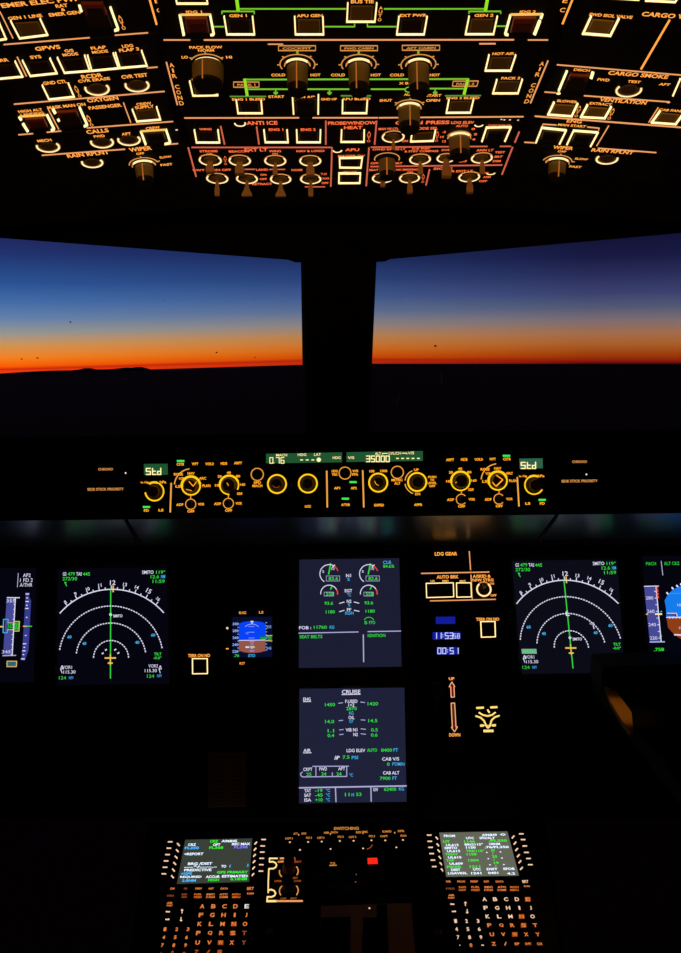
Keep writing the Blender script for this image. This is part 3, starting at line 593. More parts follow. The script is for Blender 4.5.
p.ln((371, 147.4), (487.5, 146.6), w=1.1); p.ln((500, 146.6), (511, 146.5), w=1.1); p.ln((512.6, 147.4), (502, 174.6), w=1.5)
p.t('OVHD INTEG LT', 389, 149.3, 33, 2); p.t('ICE IND', 421, 148.6, 18, 1.8); p.t('& STBY COMPASS', 421.5, 151.2, 34, 2); p.t('DOME', 447.2, 150, 11, 2); p.t('ANN LT', 485, 150.2, 17, 2.4)
p.knob(387, 158.6, 13, L=16, body=8.4, arc=(-15, 195), ticks=(), ang=95, ring=False); p.t('OFF', 374.5, 163.3, 8, 2); p.t('BRT', 398.5, 163.3, 8, 2)
p.toggle(420, 158.8, 11, L=15, tip=5); p.toggle(446, 157.6, 9.6, L=19, tip=9, flare=False); p.toggle(481.8, 157.5, 11, L=16, tip=5); p.t('TEST', 500, 152.3, 10, 2.2); p.t('BRT', 498.6, 156.7, 8, 2.2); p.t('DIM', 496.8, 161.1, 8, 2.2); p.t('OFF', 462.6, 161.4, 8.6, 2.2)
p.ln((370.4, 166.8), (502.2, 165.2), w=1.1); p.t('SEAT BELTS', 380, 169.9, 22, 2); p.t('NO SMOKING', 407, 169.6, 22, 2); p.t('SIGNS', 443, 168.6, 19, 2.4); p.t('EMER EXIT LT', 458, 171.2, 30, 2.2)
p.toggle(382.6, 177.6, 10.8, L=9, tip=5); p.toggle(409.5, 177.6, 10.6, L=15, tip=5.4); p.toggle(469.2, 176.4, 11, L=16, tip=6.4, flare=False); p.vt('AUTO', (423.4, 175), (422.8, 182), 1.8, 2.8)
p.ln((429.6, 169.6), (426, 185.3), w=1.5); p.t('ON', 410, 172.2, 6, 1.6); p.t('ON', 485.3, 173, 6, 2); p.t('ARM', 486.8, 177, 7.6, 2); p.t('OFF', 483, 181.2, 8, 2); p.arc(491, 172.6, 4, 1.3, 190, 350, RNG); p.done()

# ================================================================== overhead, first officer's side
p = Panel(OR_, 'cargo_heat_panel', 'overhead module with FWD ISOL VALVE button under the CARGO VENT lettering', 'control panel', [(572, -30), (557, 63.6), (700, 75.5), (760, -20)])
p.button((654, -14), (645.8, 1.2), (675, 2.7), (685, -12)); p.button((614, -16), (607, -1.6), (638.7, .3), (646, -14)); p.vt('ELEC', (571, -18), (562.6, 10), 4.6, 5); p.ln((574, -4), (562.5, 24.2), w=1.9, mat=TXT)
p.t('FWD ISOL VALVE', 611, 15.9, 43, 3.4); p.button((590.7, 17.6), (583, 34.1), (610.2, 36.2), (618.4, 19.9), cap=CAPO, w=2.3); p.t('CARGO VENT', 672, 16, 60, 5); p.ln((669.6, 20.2), (641, 69.4), w=1.9, mat=TXT); p.done()
p = Panel(OR_, 'cargo_smoke_panel', 'overhead module lettered CARGO SMOKE with one guarded switch and a round test button', 'control panel', [(556.8, 64.5), (543, 93.6), (690, 105), (700, 76.6)])
p.ln((557, 65), (697, 76.6)); p.t('DISCH', 581.9, 70.1, 16, 2.8)
b = p.button((568.4, 71.6), (559.2, 92), (586, 94), (594, 72.8), '', guard=.34)
m = MB(); m.stroke(OR_, [(566.9, 71.7), (558.6, 91.6)], 1.9, BOR, 0, .0011); m.stroke(OR_, [(592.9, 73), (591, 79)], 2.8, BOR, 0, .0011); m.disc(OR_, 558.6, 92, 2.2, BOR, .0012); m.build('light_border', b)
p.ln((544.6, 92.2), (556, 93)); p.t('FWD', 603.5, 79.9, 12, 3); p.t('CARGO SMOKE', 638.4, 74.9, 60, 4.4); p.t('TEST', 634.2, 81.8, 13, 2.8); p.t('AFT', 664.7, 84.4, 11, 2.8); p.round_button(628.8, 89.4, 13)
p.button((680, 80), (673, 96), (700, 98), (706, 82), 'L', guard=.4); p.done()
p = Panel(OR_, 'ventilation_panel', 'overhead module lettered VENTILATION with glowing olive BLOWER and EXTRACT buttons', 'control panel', [(542.8, 94.6), (530, 115.4), (680, 127), (690, 106)])
p.ln((584, 95.9), (669.6, 102.2)); p.mark.disc(OR_, 668.5, 102, 1.6, KEYP); p.t('VENTILATION', 623.2, 101.2, 47, 4.2); p.t('BLOWER', 567.2, 101.4, 20, 2.8); p.t('EXTRACT', 600.6, 104, 22, 2.8)
p.button((553.6, 103.6), (548.2, 114.9), (571.6, 116.6), (577.2, 104.8), cap=CAPO, w=2.3); p.vt('AUTO', (579.8, 107), (576.2, 116), 2.6, 3.4); p.button((587, 106.2), (581, 117.4), (604.6, 118.6), (610.7, 108), cap=CAPO, w=2.3); p.vt('AUTO', (613.4, 109.6), (609.2, 118.4), 2.6, 3.4)
p.t('CAB FANS', 671, 110.4, 24, 2.8); p.ln((658.2, 107.8), (648.8, 122.5)); p.button((659.5, 112), (651.7, 122.9), (675.6, 124.6), (683, 114.4), cap=CAPO, w=2.3); p.done()
p = Panel(OR_, 'engine_start_panel', 'overhead module lettered ENG MAN START with two guarded dark buttons', 'control panel', [(529.8, 116.2), (518, 143), (668, 153.4), (680, 128)])
p.ln((535, 116.4), (681, 127.6), w=1.3); p.t('ENG', 574.4, 121.3, 15, 3.6); p.t('MAN START', 572, 125.6, 28, 2.6); p.ln((542.4, 126.2), (543, 124.4), (556.3, 125.2), w=1); p.ln((587.3, 127.2), (599.2, 128.4), (598.6, 130.4), w=1)
for q in (((541.7, 128.4), (536, 142.9), (559.6, 144.2), (566, 131)), ((573.4, 131.4), (567, 144.8), (590.6, 146.6), (597.8, 133.2))): p.button(*q, 'LTR', guard=.75, red=False, w=1.7)
p.ln((524.4, 142.4), (535.8, 143.1)); p.ln((608.7, 126), (596.7, 146.1)); p.done()
p = Panel(OR_, 'wiper_panel', 'overhead module lettered WIPER and RAIN RPLNT nearest the right windscreen', 'control panel', [(517.6, 144), (508, 171), (656, 180), (667.6, 154.4)], group='windscreen wiper modules')
p.ln((598, 148.4), (656.2, 152.8)); p.t('WIPER', 563.2, 147.8, 20, 3.6); p.t('OFF', 562, 151.5, 8.5, 2.2); p.t('SLOW', 581.5, 159, 13, 2.2); p.t('FAST', 575.4, 166.8, 12, 2.4); p.t('RAIN RPLNT', 612.7, 151.4, 42, 3.6)
p.round_button(607, 158.4, 11.2); p.knob(557.2, 162, 15, L=15, body=9, arc=(10, 172), ticks=(12, 90), ang=88); p.done()

# ================================================================== glareshield modules
def A(P, p, tx, x, y, w, h=2.6, m=None): p.let.text(P, tx, x, y, w, h, m or FAM, .0022, .03)
def ring_knob(p, cx, cy, r, w=1.9, a=(0, 360), thick=None, mark=0, body=.60, name='rotary_knob'):
    P = p.P; k = P.su(cx, cy); c = P.at(cx, cy); m = MB()
    d = P.V; m.cone(c, P.N, d, [(-.001, r * .84 * k), (.002, r * .80 * k), (.004, r * body * 1.08 * k), (.011, r * body * k), (.0122, r * body * .86 * k)], KRED, 24, flute=.04)
    o = m.build(name, p.root); m = MB(); m.arc(P, cx, cy, r, w * .86, FRG, a[0], a[1], 0, .0012)
    if thick: m.arc(P, cx, cy, r, w * 1.35, FRG, thick[0], thick[1], 0, .0014)
    m.build('light_ring', o)
    if mark:
        m = MB(); e = DIM
        if mark == 1: m.arc(P, cx, cy, r * .40, .55, e, 200, 330, .0124, .0126)  # crescent highlight on the knob face, painted as a glowing arc
        else:
            for x0, y0, x1, y1, w_ in mark: m.stroke(P, [(cx + x0, cy + y0), (cx + x1, cy + y1)], w_, FAM if mark is not None else e, .0123, .0126)
        m.build('pointer_or_highlight', o)
    return o
def thin_button(p, cx, cy, r, cap='push_button', a=(0, 360), w=1.0):
    P = p.P; k = P.su(cx, cy); c = P.at(cx, cy); m = MB(); m.cone(c, P.N, P.U, [(-.001, r * .8 * k), (.003, r * .78 * k), (.0036, r * .66 * k)], KTIP, 20); o = m.build(cap, p.root)
    m = MB(); m.arc(P, cx, cy, r, w, FRT, a[0], a[1], 0, .0009); m.build('light_ring', o)
def square_key(p, x, y, w, h):
    m = MB(); m.quadrim(p.P, [(x - w / 2, y - h / 2), (x - w / 2, y + h / 2), (x + w / 2, y + h / 2), (x + w / 2, y - h / 2)], -.001, .0018, .0005, KTIP); return m.build('push_button', p.root)
def efis(poly, label, side, o):                 # o: dict of pixel places
    p = Panel(FP, 'efis_control_panel', label, 'control panel', poly, group='display control panels on the glareshield')
    P = FP; mir = side > 0
    (wx0, wy0), (wx1, wy1) = o['win']; m = MB(); m.prism(P, [(wx0, wy0), (wx0 + .3, wy1), (wx1 + .3, wy1 - .2), (wx1, wy0 - .3)], -.001, .0006, LCD2 if mir else LCD); w = m.build('barometer_window', p.root)
    m = MB(); seg7(m, P, 'S', o['std'][0], o['std'][1], 4, 6, 1.2, 1.15, SEG, .001); 
    x, y = o['std']; m.stroke(P, [(x + 6.2, y), (x + 6.2, y + 6), (x + 9.6, y + 6)], 1.1, SEG, 0, .001, .4); m.stroke(P, [(x + 6.2, y + 2.8), (x + 9.4, y + 2.8)], 1.1, SEG, 0, .001)
    m.stroke(P, [(x + 14.4, y - .2), (x + 14.4, y + 6)], 1.15, SEG, 0, .001, .4); m.stroke(P, [(x + 14.4, y + 3), (x + 11.2, y + 3), (x + 11.2, y + 6), (x + 14.4, y + 6)], 1.1, SEG, 0, .001, .4); m.build('digit', w)
    cx, cy = o['baro']; ring_knob(p, cx, cy, 9.2, 1.5, (-60, 125) if not mir else (60, 330), (70, 120))
    if not mir: p.arc(cx, cy, 9.2, 1.5, 185, 300, FRG)
    A(P, p, 'in Hg', o['inhg'][0], o['inhg'][1], 8); A(P, p, 'hPa', o['hpa'][0], o['hpa'][1], 6.4)
    for k in ('FD', 'LS'):
        x, y = o[k]; square_key(p, x, y - 2.2, 9, 8.6); A(P, p, k, x, y, 5, 2.6)
    x, y = o['FD']; p.ln((x - 3.4, y - 3.5), (x + 3.4, y - 3.5), w=2, mat=FGR, hz=.0023)
    p.ln(*o['bar'], w=1.5, mat=FLN)
    for tx, x, y, w_ in o['top']:
        square_key(p, x, y - 1.6, 10.6, 8.4); A(P, p, tx, x, y, w_, 2.7)
    x, y = o['topg']; p.ln((x - 3.5, y), (x + 3.5, y), w=2, mat=FGR, hz=.0023)
    cx, cy = o['mode']; mk = [(-1.5, -5.6, 5.2, -1, .9), (5.2, -1, -1.6, 5.6, 1.2), (-1.6, 5.6, -5.2, 1.6, .9)] if mir else [(-2.2, -4.4, 2.2, .6, .8), (2.2, .6, 5.6, -4.2, .8), (-5, 3.6, .8, 5, .6)]
    ring_knob(p, cx, cy, 9.2, 1.7, (0, 360), (20, 200) if mir else (10, 190), mark=mk, body=.66)
    p.arc(cx + .4, cy, 17, 1.1, 96, 175, FLN)
    for tx, dx, dy, w_ in (('ROSE', -12.6, -11.4, 9), ('VOR', -9.6, -7.2, 5.4), ('LS', -13, .7, 5), ('NAV', 0, -12.3, 7), ('ARC', 11.6, -7.4, 7), ('PLAN', 15.4, 0, 8)): A(P, p, tx, cx + dx, cy + dy, w_, 2.6)
    rx, ry = o['range']; ring_knob(p, rx, ry, 9.4, 1.5, (-30, 270) if not mir else (0, 360), (20, 190), mark=[(-2.4, -2.2, -.6, .6, .6)] if not mir else [(-5.2, 2, -3.8, 1, .7)], body=.66)
    for tx, dx, dy, w_ in (('10', -12.3, .3, 4), ('20', -9.6, -8.6, 4), ('40', -.4, -12.3, 4.2), ('80', 8.8, -8.8, 4.2), ('160', 13.4, -.5, 5.2), ('320', 10.4, 8.6, 5.4)): A(P, p, tx, rx + dx, ry + dy, w_, 2.5)
    for sx, sy in (o['n1'], o['n2']):
        P_, k = FP, FP.su(sx, sy); c = FP.at(sx, sy); m = MB(); m.bar(c, FP.N, FP.U, [(-.001, 2.4 * k, 3.2 * k), (.009, 1.6 * k, 3 * k), (.012, 1.2 * k, 2.6 * k)], KTIP); t_ = m.build('toggle_switch', p.root)
        m = MB(); m.arc(FP, sx, sy, 5.1, .95, FRT, 40 if mir else 0, 320 if mir else 360); m.stroke(FP, [(sx, sy - 8.4), (sx, sy - 5.6)], 1, FRT); m.build('light_ring', t_)
        A(P, p, 'ADF', sx - 10.9, sy + .4, 7); A(P, p, 'VOR', sx + 10.4, sy, 6.4); A(P, p, 'OFF', sx + .2, sy + 7.1, 7)
    return p.done()
efis([(137, 449), (137, 515.5), (245.5, 514.6), (245.5, 448)], 'amber-lit display control panel left of the autopilot control unit', -1,
     dict(win=((143.8, 464), (167.5, 474.9)), std=(146.3, 468.4), baro=(154.5, 491.5), inhg=(144.8, 482.6), hpa=(163, 482.1), FD=(146.4, 510.5), LS=(161, 510.1), bar=[(171.2, 483), (170.2, 512.3)],
          top=[('CSTR', 180.5, 464.3, 7.8), ('WPT', 195, 463.9, 6.4), ('VOR.D', 209.6, 463.9, 8.4), ('NDB', 223.9, 463.5, 6.4), ('ARPT', 238, 463, 8)], topg=(180.6, 461), mode=(191, 485.7), range=(229.2, 485), n1=(190.7, 504.2), n2=(228.4, 503.4)))
efis([(437.6, 446), (437.6, 513), (551.5, 511.6), (551.5, 444.6)], 'amber-lit display control panel right of the autopilot control unit', 1,
     dict(win=((519.4, 458.6), (542.6, 468.5)), std=(521.2, 462.4), baro=(534, 485), inhg=(523, 476.4), hpa=(541.2, 475.9), FD=(542.2, 503.4), LS=(527.8, 503.5), bar=[(517.3, 477.3), (519, 506.3)],
          top=[('ARPT', 450, 459.8, 8), ('NDB', 464.2, 459.5, 6.4), ('VOR.D', 478.7, 459.4, 8.4), ('WPT', 492.6, 459.1, 6.4), ('CSTR', 507, 459.1, 7.8)], topg=(506.5, 455.8), mode=(497.7, 480.7), range=(460.5, 481), n1=(461.4, 499.3), n2=(499, 499)))
p = Panel(FP, 'flight_control_unit', 'autopilot control unit with two green number windows in the middle of the glareshield', 'control panel', [(246.5, 448), (246.5, 514.4), (436.6, 513), (436.6, 446)])
for poly, name in (([(266, 453.8), (266, 463.3), (342, 462.3), (342, 452.3)], 'speed_heading_window'), ([(346.5, 452.2), (346.5, 462), (422.9, 460.9), (422.9, 451)], 'altitude_window')):
    m = MB(); m.prism(FP, poly, -.001, .0006, LCD); w = m.build(name, p.root); m = MB()
    if name[0] == 's':
        for tx, x, y, w_ in (('MACH', 281.6, 455.1, 11), ('HDG', 302, 454.7, 8.5), ('LAT', 317.5, 454.5, 6.8), ('HDG', 336.7, 457.7, 8)): m.text(FP, tx, x, y, w_, 2.6, SEG, .001)
        seg7(m, FP, '0.76', 269.8, 457.6, 3.1, 5.6, 1.7, .8, SEG, .001)
        for x in (301.6, 307.2, 312.8): m.stroke(FP, [(x - 1.4, 459.9), (x + 1.4, 459.9)], 1.1, SEG, 0, .001)
        m.disc(FP, 318.8, 459.8, 2.2, SEG, .001)
    else:
        for tx, x, y, w_ in (('V/S', 351, 457.7, 6.4), ('ALT', 378, 453.6, 6), ('LVL/CH', 394.8, 453.3, 12), ('V/S', 411, 453, 6)): m.text(FP, tx, x, y, w_, 2.7, SEG, .001)
        m.stroke(FP, [(382.4, 454.6), (382.4, 453.4), (387.6, 453.4)], .8, SEG, 0, .001); m.stroke(FP, [(402, 453.2), (406.8, 453.2), (406.8, 454.4)], .8, SEG, 0, .001)
        seg7(m, FP, '35000', 366.4, 456, 3.3, 5.6, 1.6, 1.0, SEG, .001)
        for x in (397.5, 402.6, 407.8, 413, 418.4): m.stroke(FP, [(x - 1.4, 458.4), (x + 1.4, 458.4)], 1.1, SEG, 0, .001)
    m.build('digit', w)
thin_button(p, 257.3, 474.4, 6.1); A(FP, p, 'SPD', 257.3, 482.6, 7.2); A(FP, p, 'MACH', 257.4, 485.8, 9.8)
ring_knob(p, 277, 484, 9.1, 1.9, mark=1); ring_knob(p, 307.9, 483.5, 9.1, 1.9, mark=None); square_key(p, 307.9, 504.6, 11, 9); A(FP, p, 'LOC', 307.9, 506.4, 6)
p.ln((326.7, 470.8), (327.3, 507.3), w=1.5, mat=FLN); p.ln((362.7, 470.4), (363.8, 507.3), w=1.5, mat=FLN)
for tx, x, y in (('HDG', 334.7, 471.1), ('TRK', 334.7, 474.5), ('V/S', 355.2, 471), ('FPA', 355.2, 474.4)): A(FP, p, tx, x, y, 6, 2.5)
thin_button(p, 345, 473.1, 6); square_key(p, 337, 485.4, 11, 9); square_key(p, 353.7, 485.2, 11, 9); square_key(p, 345.5, 502.2, 11, 9)
p.ln((349.7, 482.1), (356.4, 482.1), w=2, mat=FGR, hz=.0023); p.ln((342, 498.7), (348.8, 498.7), w=2, mat=FGR, hz=.0023); A(FP, p, 'AP1', 337, 488.1, 6); A(FP, p, 'AP2', 353.7, 488.1, 6); A(FP, p, 'A/THR', 345.6, 504.7, 9)
ring_knob(p, 378.2, 482.6, 9.1, 1.9, mark=[(-3.6, -1.6, -2.2, 1.6, .6), (-2.2, 1.6, .6, 3, .5)]); A(FP, p, '100', 371.9, 471.2, 5); A(FP, p, '1000', 383.8, 470.9, 7); square_key(p, 379.1, 503, 11, 9); A(FP, p, 'EXPED', 379.1, 505.1, 9.6)
thin_button(p, 397.3, 472.3, 6.1); A(FP, p, 'METRIC', 397, 480, 11); A(FP, p, 'ALT', 397.3, 483.3, 6)
ring_knob(p, 417.1, 482, 9.1, 1.9, mark=None); p.arc(417.1, 482, 12.2, 1, 112, 172, FLN); p.arc(417.1, 482, 12.2, 1, 188, 250, FLN); A(FP, p, 'UP', 416.3, 469.8, 4.6); A(FP, p, 'DN', 417.6, 494, 5)
for i, tx in enumerate(('PUSH', 'TO', 'LEVEL', 'OFF')): A(FP, p, tx, 432.2, 477 + 3 * i, (8, 4, 9, 6)[i], 2.3)
square_key(p, 418.3, 502.6, 11, 9); A(FP, p, 'APPR', 418.2, 504.7, 8.2); p.done()
for poly, cx, y0, y1, lab, dots in (([(55, 450.5), (55, 517), (136, 515.6), (136, 449)], 105.6, 469.2, 489.2, 'dark warning light module lettered SIDE STICK PRIORITY at the left end of the glareshield', ((126, 473),)),
                                ([(552.5, 444.6), (552.5, 511.4), (652, 510), (652, 443)], 579.6, 461.7, 481, 'dark warning light module lettered SIDE STICK PRIORITY at the right end of the glareshield', ((586, 474.4),))):
    p = Panel(FP, 'warning_light_panel', lab, 'control panel', poly, txt=DIM, group='warning light modules at the ends of the glareshield')
    for dy in (0, 20):
        yy = (y0 if dy == 0 else y1) - 5; m = MB(); m.quadrim(FP, [(cx - 14, yy - 4), (cx - 14, yy + 3), (cx + 14, yy + 3), (cx + 14, yy - 4)], -.001, .002, .0006, KTIP); m.build('push_button', p.root)
    p.t('CHRONO', cx, y0, 14.8, 2.6, ARC); p.t('SIDE STICK PRIORITY', cx, y1, 36.4, 2.8, ARC)
    for x, y in dots: p.mark.disc(FP, x, y, .9, KEYW, .0024)
    p.done()

# ================================================================== displays
class Display:
    def __init__(s, name, label, cat, outer, screen, bg, mp=None, group=None, depth=.0039):
        s.P = MP; s.mp = mp or (lambda x, y: (x, y)); P = MP
        cx = sum(q[0] for q in screen) / 4; cy = sum(q[1] for q in screen) / 4
        s.root = thing(name, label, cat, P.at(cx, cy), group)
        m = MB(); n = len(outer)                                # bezel: a frame with a bevelled inner lip
        lo = [P.at(x, y, .0035) - P.N * (.0035 + depth) for x, y in outer]; l1 = [P.at(x, y, .0035) for x, y in outer]
        l2 = [P.at(x, y, .0035) for x, y in [(q[0] + (q[0] - cx) * .035, q[1] + (q[1] - cy) * .035) for q in screen]]; l3 = [P.at(x, y, .0002) for x, y in screen]
        m.loft([lo, l1, l2, l3], BEZ); m.build('bezel', s.root)
        m = MB(); m.prism(P, screen, -.003, .0004, bg); s.scr = m.build('screen', s.root); s.m = MB()
    def t(s, t, x, y, w, h=3.2, mat=None, rot=0.0, bold=.0):
        x, y = s.mp(x, y); s.m.text(s.P, t, x, y, w, h, mat or WHT, .0007, bold, rot)
    def ln(s, *pts, w=1.0, mat=None): s.m.stroke(s.P, [s.mp(*p) for p in pts], w, mat or WHT, .0004, .0007, .1)
    def poly(s, pts, mat, h=.00055): s.m.face([s.P.at(*s.mp(x, y), h) for x, y in pts], mat)
    def arc(s, cx, cy, r, w, mat, a0, a1, n=None, dash=None, ry=None):
        n = n or max(8, int(abs(a1 - a0) / 5)); ry = ry or r
        pt = lambda a: (cx + r * math.cos(R(a)), cy - ry * math.sin(R(a)))
        if not dash:
            pts = [pt(a0 + (a1 - a0) * i / n) for i in range(n + 1)]; s.ln(*pts, w=w, mat=mat)
        else:
            k = max(3, int(abs(R(a1 - a0)) * r / dash)); 
            for i in range(k + 1):
                a = a0 + (a1 - a0) * i / k; h = math.degrees(dash * .29 / r); s.ln(pt(a - h), pt(a + h), w=w, mat=mat)
    def done(s): s.m.build('symbology', s.scr); return s.root
NAVY = scr('screen_navy', (27, 29, 50)); NAVY2 = scr('screen_navy_light', (29, 33, 56)); NDB_ = scr('screen_night_blue', (5, 5, 15)); NDR = scr('screen_night_blue_grey', (11, 12, 23)); PFB = scr('screen_black_blue', (5, 5, 15))

d = Display('engine_display', 'upper middle display with two pairs of round engine dials', 'display screen', [(288, 549), (288, 678), (413, 676.5), (411, 547.5)], [(299.3, 559.6), (298.8, 668), (401.6, 666.6), (399.2, 558.2)], NAVY)
Z = lambda x, y: (290 + x / 5.675, 550 + y / 5.675)
for ox in (0, 225):
    cx, cy = Z(222 + ox, 135); d.arc(cx, cy, 9.2, .8, WHT, 238, 62); d.arc(cx, cy, 9.2, 1.0, SRD, 60, 18)
    d.ln(Z(219 + ox, 138), Z(231 + ox, 76), w=1.3, mat=SGR); d.t('5', *Z(188 + ox, 122), 1.8, 2.6); d.t('10', *Z(243 + ox, 106), 3.2, 2.6); d.ln(Z(240 + ox, 98), Z(254 + ox, 84), w=1)
    d.ln(Z(206 + ox, 147), Z(282 + ox, 147), Z(282 + ox, 176), Z(206 + ox, 176), Z(206 + ox, 147), w=.42, mat=LAV); d.t('83.6', *Z(246 + ox, 162), 9.4, 3.4, SGR, bold=.02)
    cx, cy = Z(222 + ox, 247); d.arc(cx, cy, 8.4, .8, WHT, 185, 30); d.arc(cx, cy, 8.4, 1.2, SRD, 28, -6); d.ln(Z(230 + ox, 224), Z(238 + ox, 206), w=1.2, mat=SGR)
    d.ln(Z(194 + ox, 239), Z(248 + ox, 239), Z(248 + ox, 261), Z(194 + ox, 261), Z(194 + ox, 239), w=.4, mat=LAV); d.t('558', *Z(226 + ox, 250), 7.6, 3.3, SGR, bold=.02)
for tx, x, y, w, m_ in (('N1', 332, 145, 5, WHT), ('%', 332, 167, 2.6, SCY), ('EGT', 332, 231, 7.4, WHT), ('°C', 335, 254, 4, SCY), ('93.6', 220, 302, 8.6, SGR), ('93.6', 447, 300, 8.6, SGR), ('N2', 335, 291, 4.6, WHT), ('%', 335, 311, 2.6, SCY),
                      ('1180', 229, 351, 9, SGR), ('1180', 455, 347, 9.2, SGR), ('FF', 335, 339, 4.2, WHT), ('KG/H', 337, 358, 8.4, SCY), ('FTO', 466, 412, 6, SGR), ('S', 430, 412, 3, SGR), ('CLB', 551, 70, 8, SCY), ('84.6%', 560, 92, 11, SGR),
                      ('FOB :', 86, 441, 12, WHT), ('11760', 172, 438, 13, SGR), ('KG', 238, 438, 4.6, SCY), ('SEAT BELTS', 119, 492, 22.6, SGR), ('IGNITION', 491, 485, 17.6, SGR)): d.t(tx, *Z(x, y), w, 3.2, m_, bold=.015)
d.arc(*Z(448, 412), 5.4, .6, SGR, 150, 30)
for a, b in (((280, 303), (308, 295)), ((363, 295), (392, 302)), ((280, 350), (308, 342)), ((364, 342), (393, 348))): d.ln(Z(*a), Z(*b), w=.8)
d.ln(Z(48, 472), Z(388, 465), w=.95, mat=LAV); d.ln(Z(441, 463), Z(629, 460), w=.95, mat=LAV); d.ln(Z(416, 480), Z(418, 636), w=1.1, mat=LAV); d.done()

d = Display('system_display', 'lower middle display headed CRUISE with fuel and cabin figures', 'display screen', [(288, 679.5), (287.6, 814), (418, 812), (416, 678.2)], [(299.4, 688.8), (299, 803.4), (406.6, 801.7), (404.4, 687.6)], NAVY2)
Z = lambda x, y: (290 + x / 5.675, 680 + y / 5.675)
for tx, x, y, w, m_ in (('CRUISE', 347, 67, 18.4, WHT), ('ENG', 96, 109, 7.4, WHT), ('1450', 227, 140, 10, SGR), ('F.USED', 348, 121, 12.2, WHT), ('1+2', 348, 142, 6, WHT), ('2870', 349, 162, 10.6, SGR), ('KG', 348, 187, 4.4, SCY), ('1420', 470, 135, 10.4, SGR),
                      ('OIL', 349, 213, 6, WHT), ('QT', 348, 235, 4.4, SCY), ('14.0', 225, 236, 9, SGR), ('14.5', 470, 231, 9, SGR), ('VIB N1', 349, 283, 11.6, WHT), ('N2', 372, 309, 4.6, WHT), ('1.1', 232, 288, 6.4, SGR), ('0.5', 479, 283, 6.6, SGR), ('0.4', 232, 315, 6.6, SGR), ('0.6', 478, 312, 6.6, SGR),
                      ('AIR', 97, 400, 7.4, WHT), ('LDG ELEV', 374, 400, 18.6, WHT), ('AUTO', 466, 398, 10, SGR), ('8400', 548, 398, 10.8, SGR), ('FT', 600, 397, 4.6, SCY), ('P', 275, 440, 2.6, WHT), ('7.5', 318, 438, 7, SGR), ('PSI', 368, 440, 6.4, SCY),
                      ('CAB V/S', 571, 448, 17, WHT), ('0', 558, 478, 2.6, SGR), ('FT/MIN', 615, 477, 12, SCY), ('CAB ALT', 574, 527, 16.4, WHT), ('7900', 540, 558, 10.6, SGR), ('FT', 594, 557, 4.6, SCY), ('CKPT', 101, 507, 9, WHT), ('FWD', 188, 505, 7.6, WHT), ('AFT', 293, 503, 7, WHT),
                      ('25', 107, 535, 5, SGR), ('24', 192, 533, 5, SGR), ('24', 278, 533, 5, SGR), ('°C', 347, 539, 3.6, SCY), ('TAT', 100, 628, 6.6, WHT), ('-19', 163, 627, 7.4, SGR), ('°C', 216, 626, 4, SCY), ('SAT', 100, 654, 6.8, WHT), ('-45', 164, 653, 7.4, SGR), ('°C', 216, 652, 4, SCY), ('ISA', 101, 681, 6.8, WHT), ('+10', 164, 680, 7.4, SGR), ('°C', 216, 679, 4, SCY),
                      ('11', 325, 650, 4.6, SGR), ('H', 356, 651, 2.4, SCY), ('53', 390, 649, 5.2, SGR), ('GW', 486, 622, 5, WHT), ('62400', 568, 620, 12.2, SGR), ('KG', 632, 618, 5, SCY)): d.t(tx, *Z(x, y), w, 3.3 if tx != 'CRUISE' else 4, m_, bold=.015)
d.ln(Z(293, 83), Z(400, 81), w=.7); d.ln(Z(75, 123), Z(119, 122), w=.7); d.ln(Z(75, 414), Z(121, 413), w=.7); d.ln(Z(253, 449), Z(260, 431), Z(267, 449), Z(253, 449), w=.6)
for a, b in (((275, 132), (300, 129)), ((400, 125), (425, 128)), ((277, 231), (300, 229)), ((402, 226), (427, 228)), ((280, 283), (303, 281)), ((402, 277), (430, 280)), ((280, 310), (303, 308)), ((402, 305), (430, 308))): d.ln(Z(*a), Z(*b), w=.8, mat=LAV)
d.ln(Z(72, 522), Z(60, 530), Z(62, 543), Z(72, 550), Z(322, 547), Z(322, 492), w=.9, mat=LAV); d.ln(Z(128, 490), Z(334, 489), w=.9, mat=LAV); d.ln(Z(147, 492), Z(147, 546), w=.8, mat=LAV); d.ln(Z(240, 525), Z(240, 547), w=.8, mat=LAV)
d.ln(Z(52, 612), Z(661, 601), w=1.4, mat=LAV); d.ln(Z(258, 612), Z(261, 692), w=1.1, mat=LAV); d.ln(Z(459, 606), Z(461, 690), w=1.1, mat=LAV); d.done()

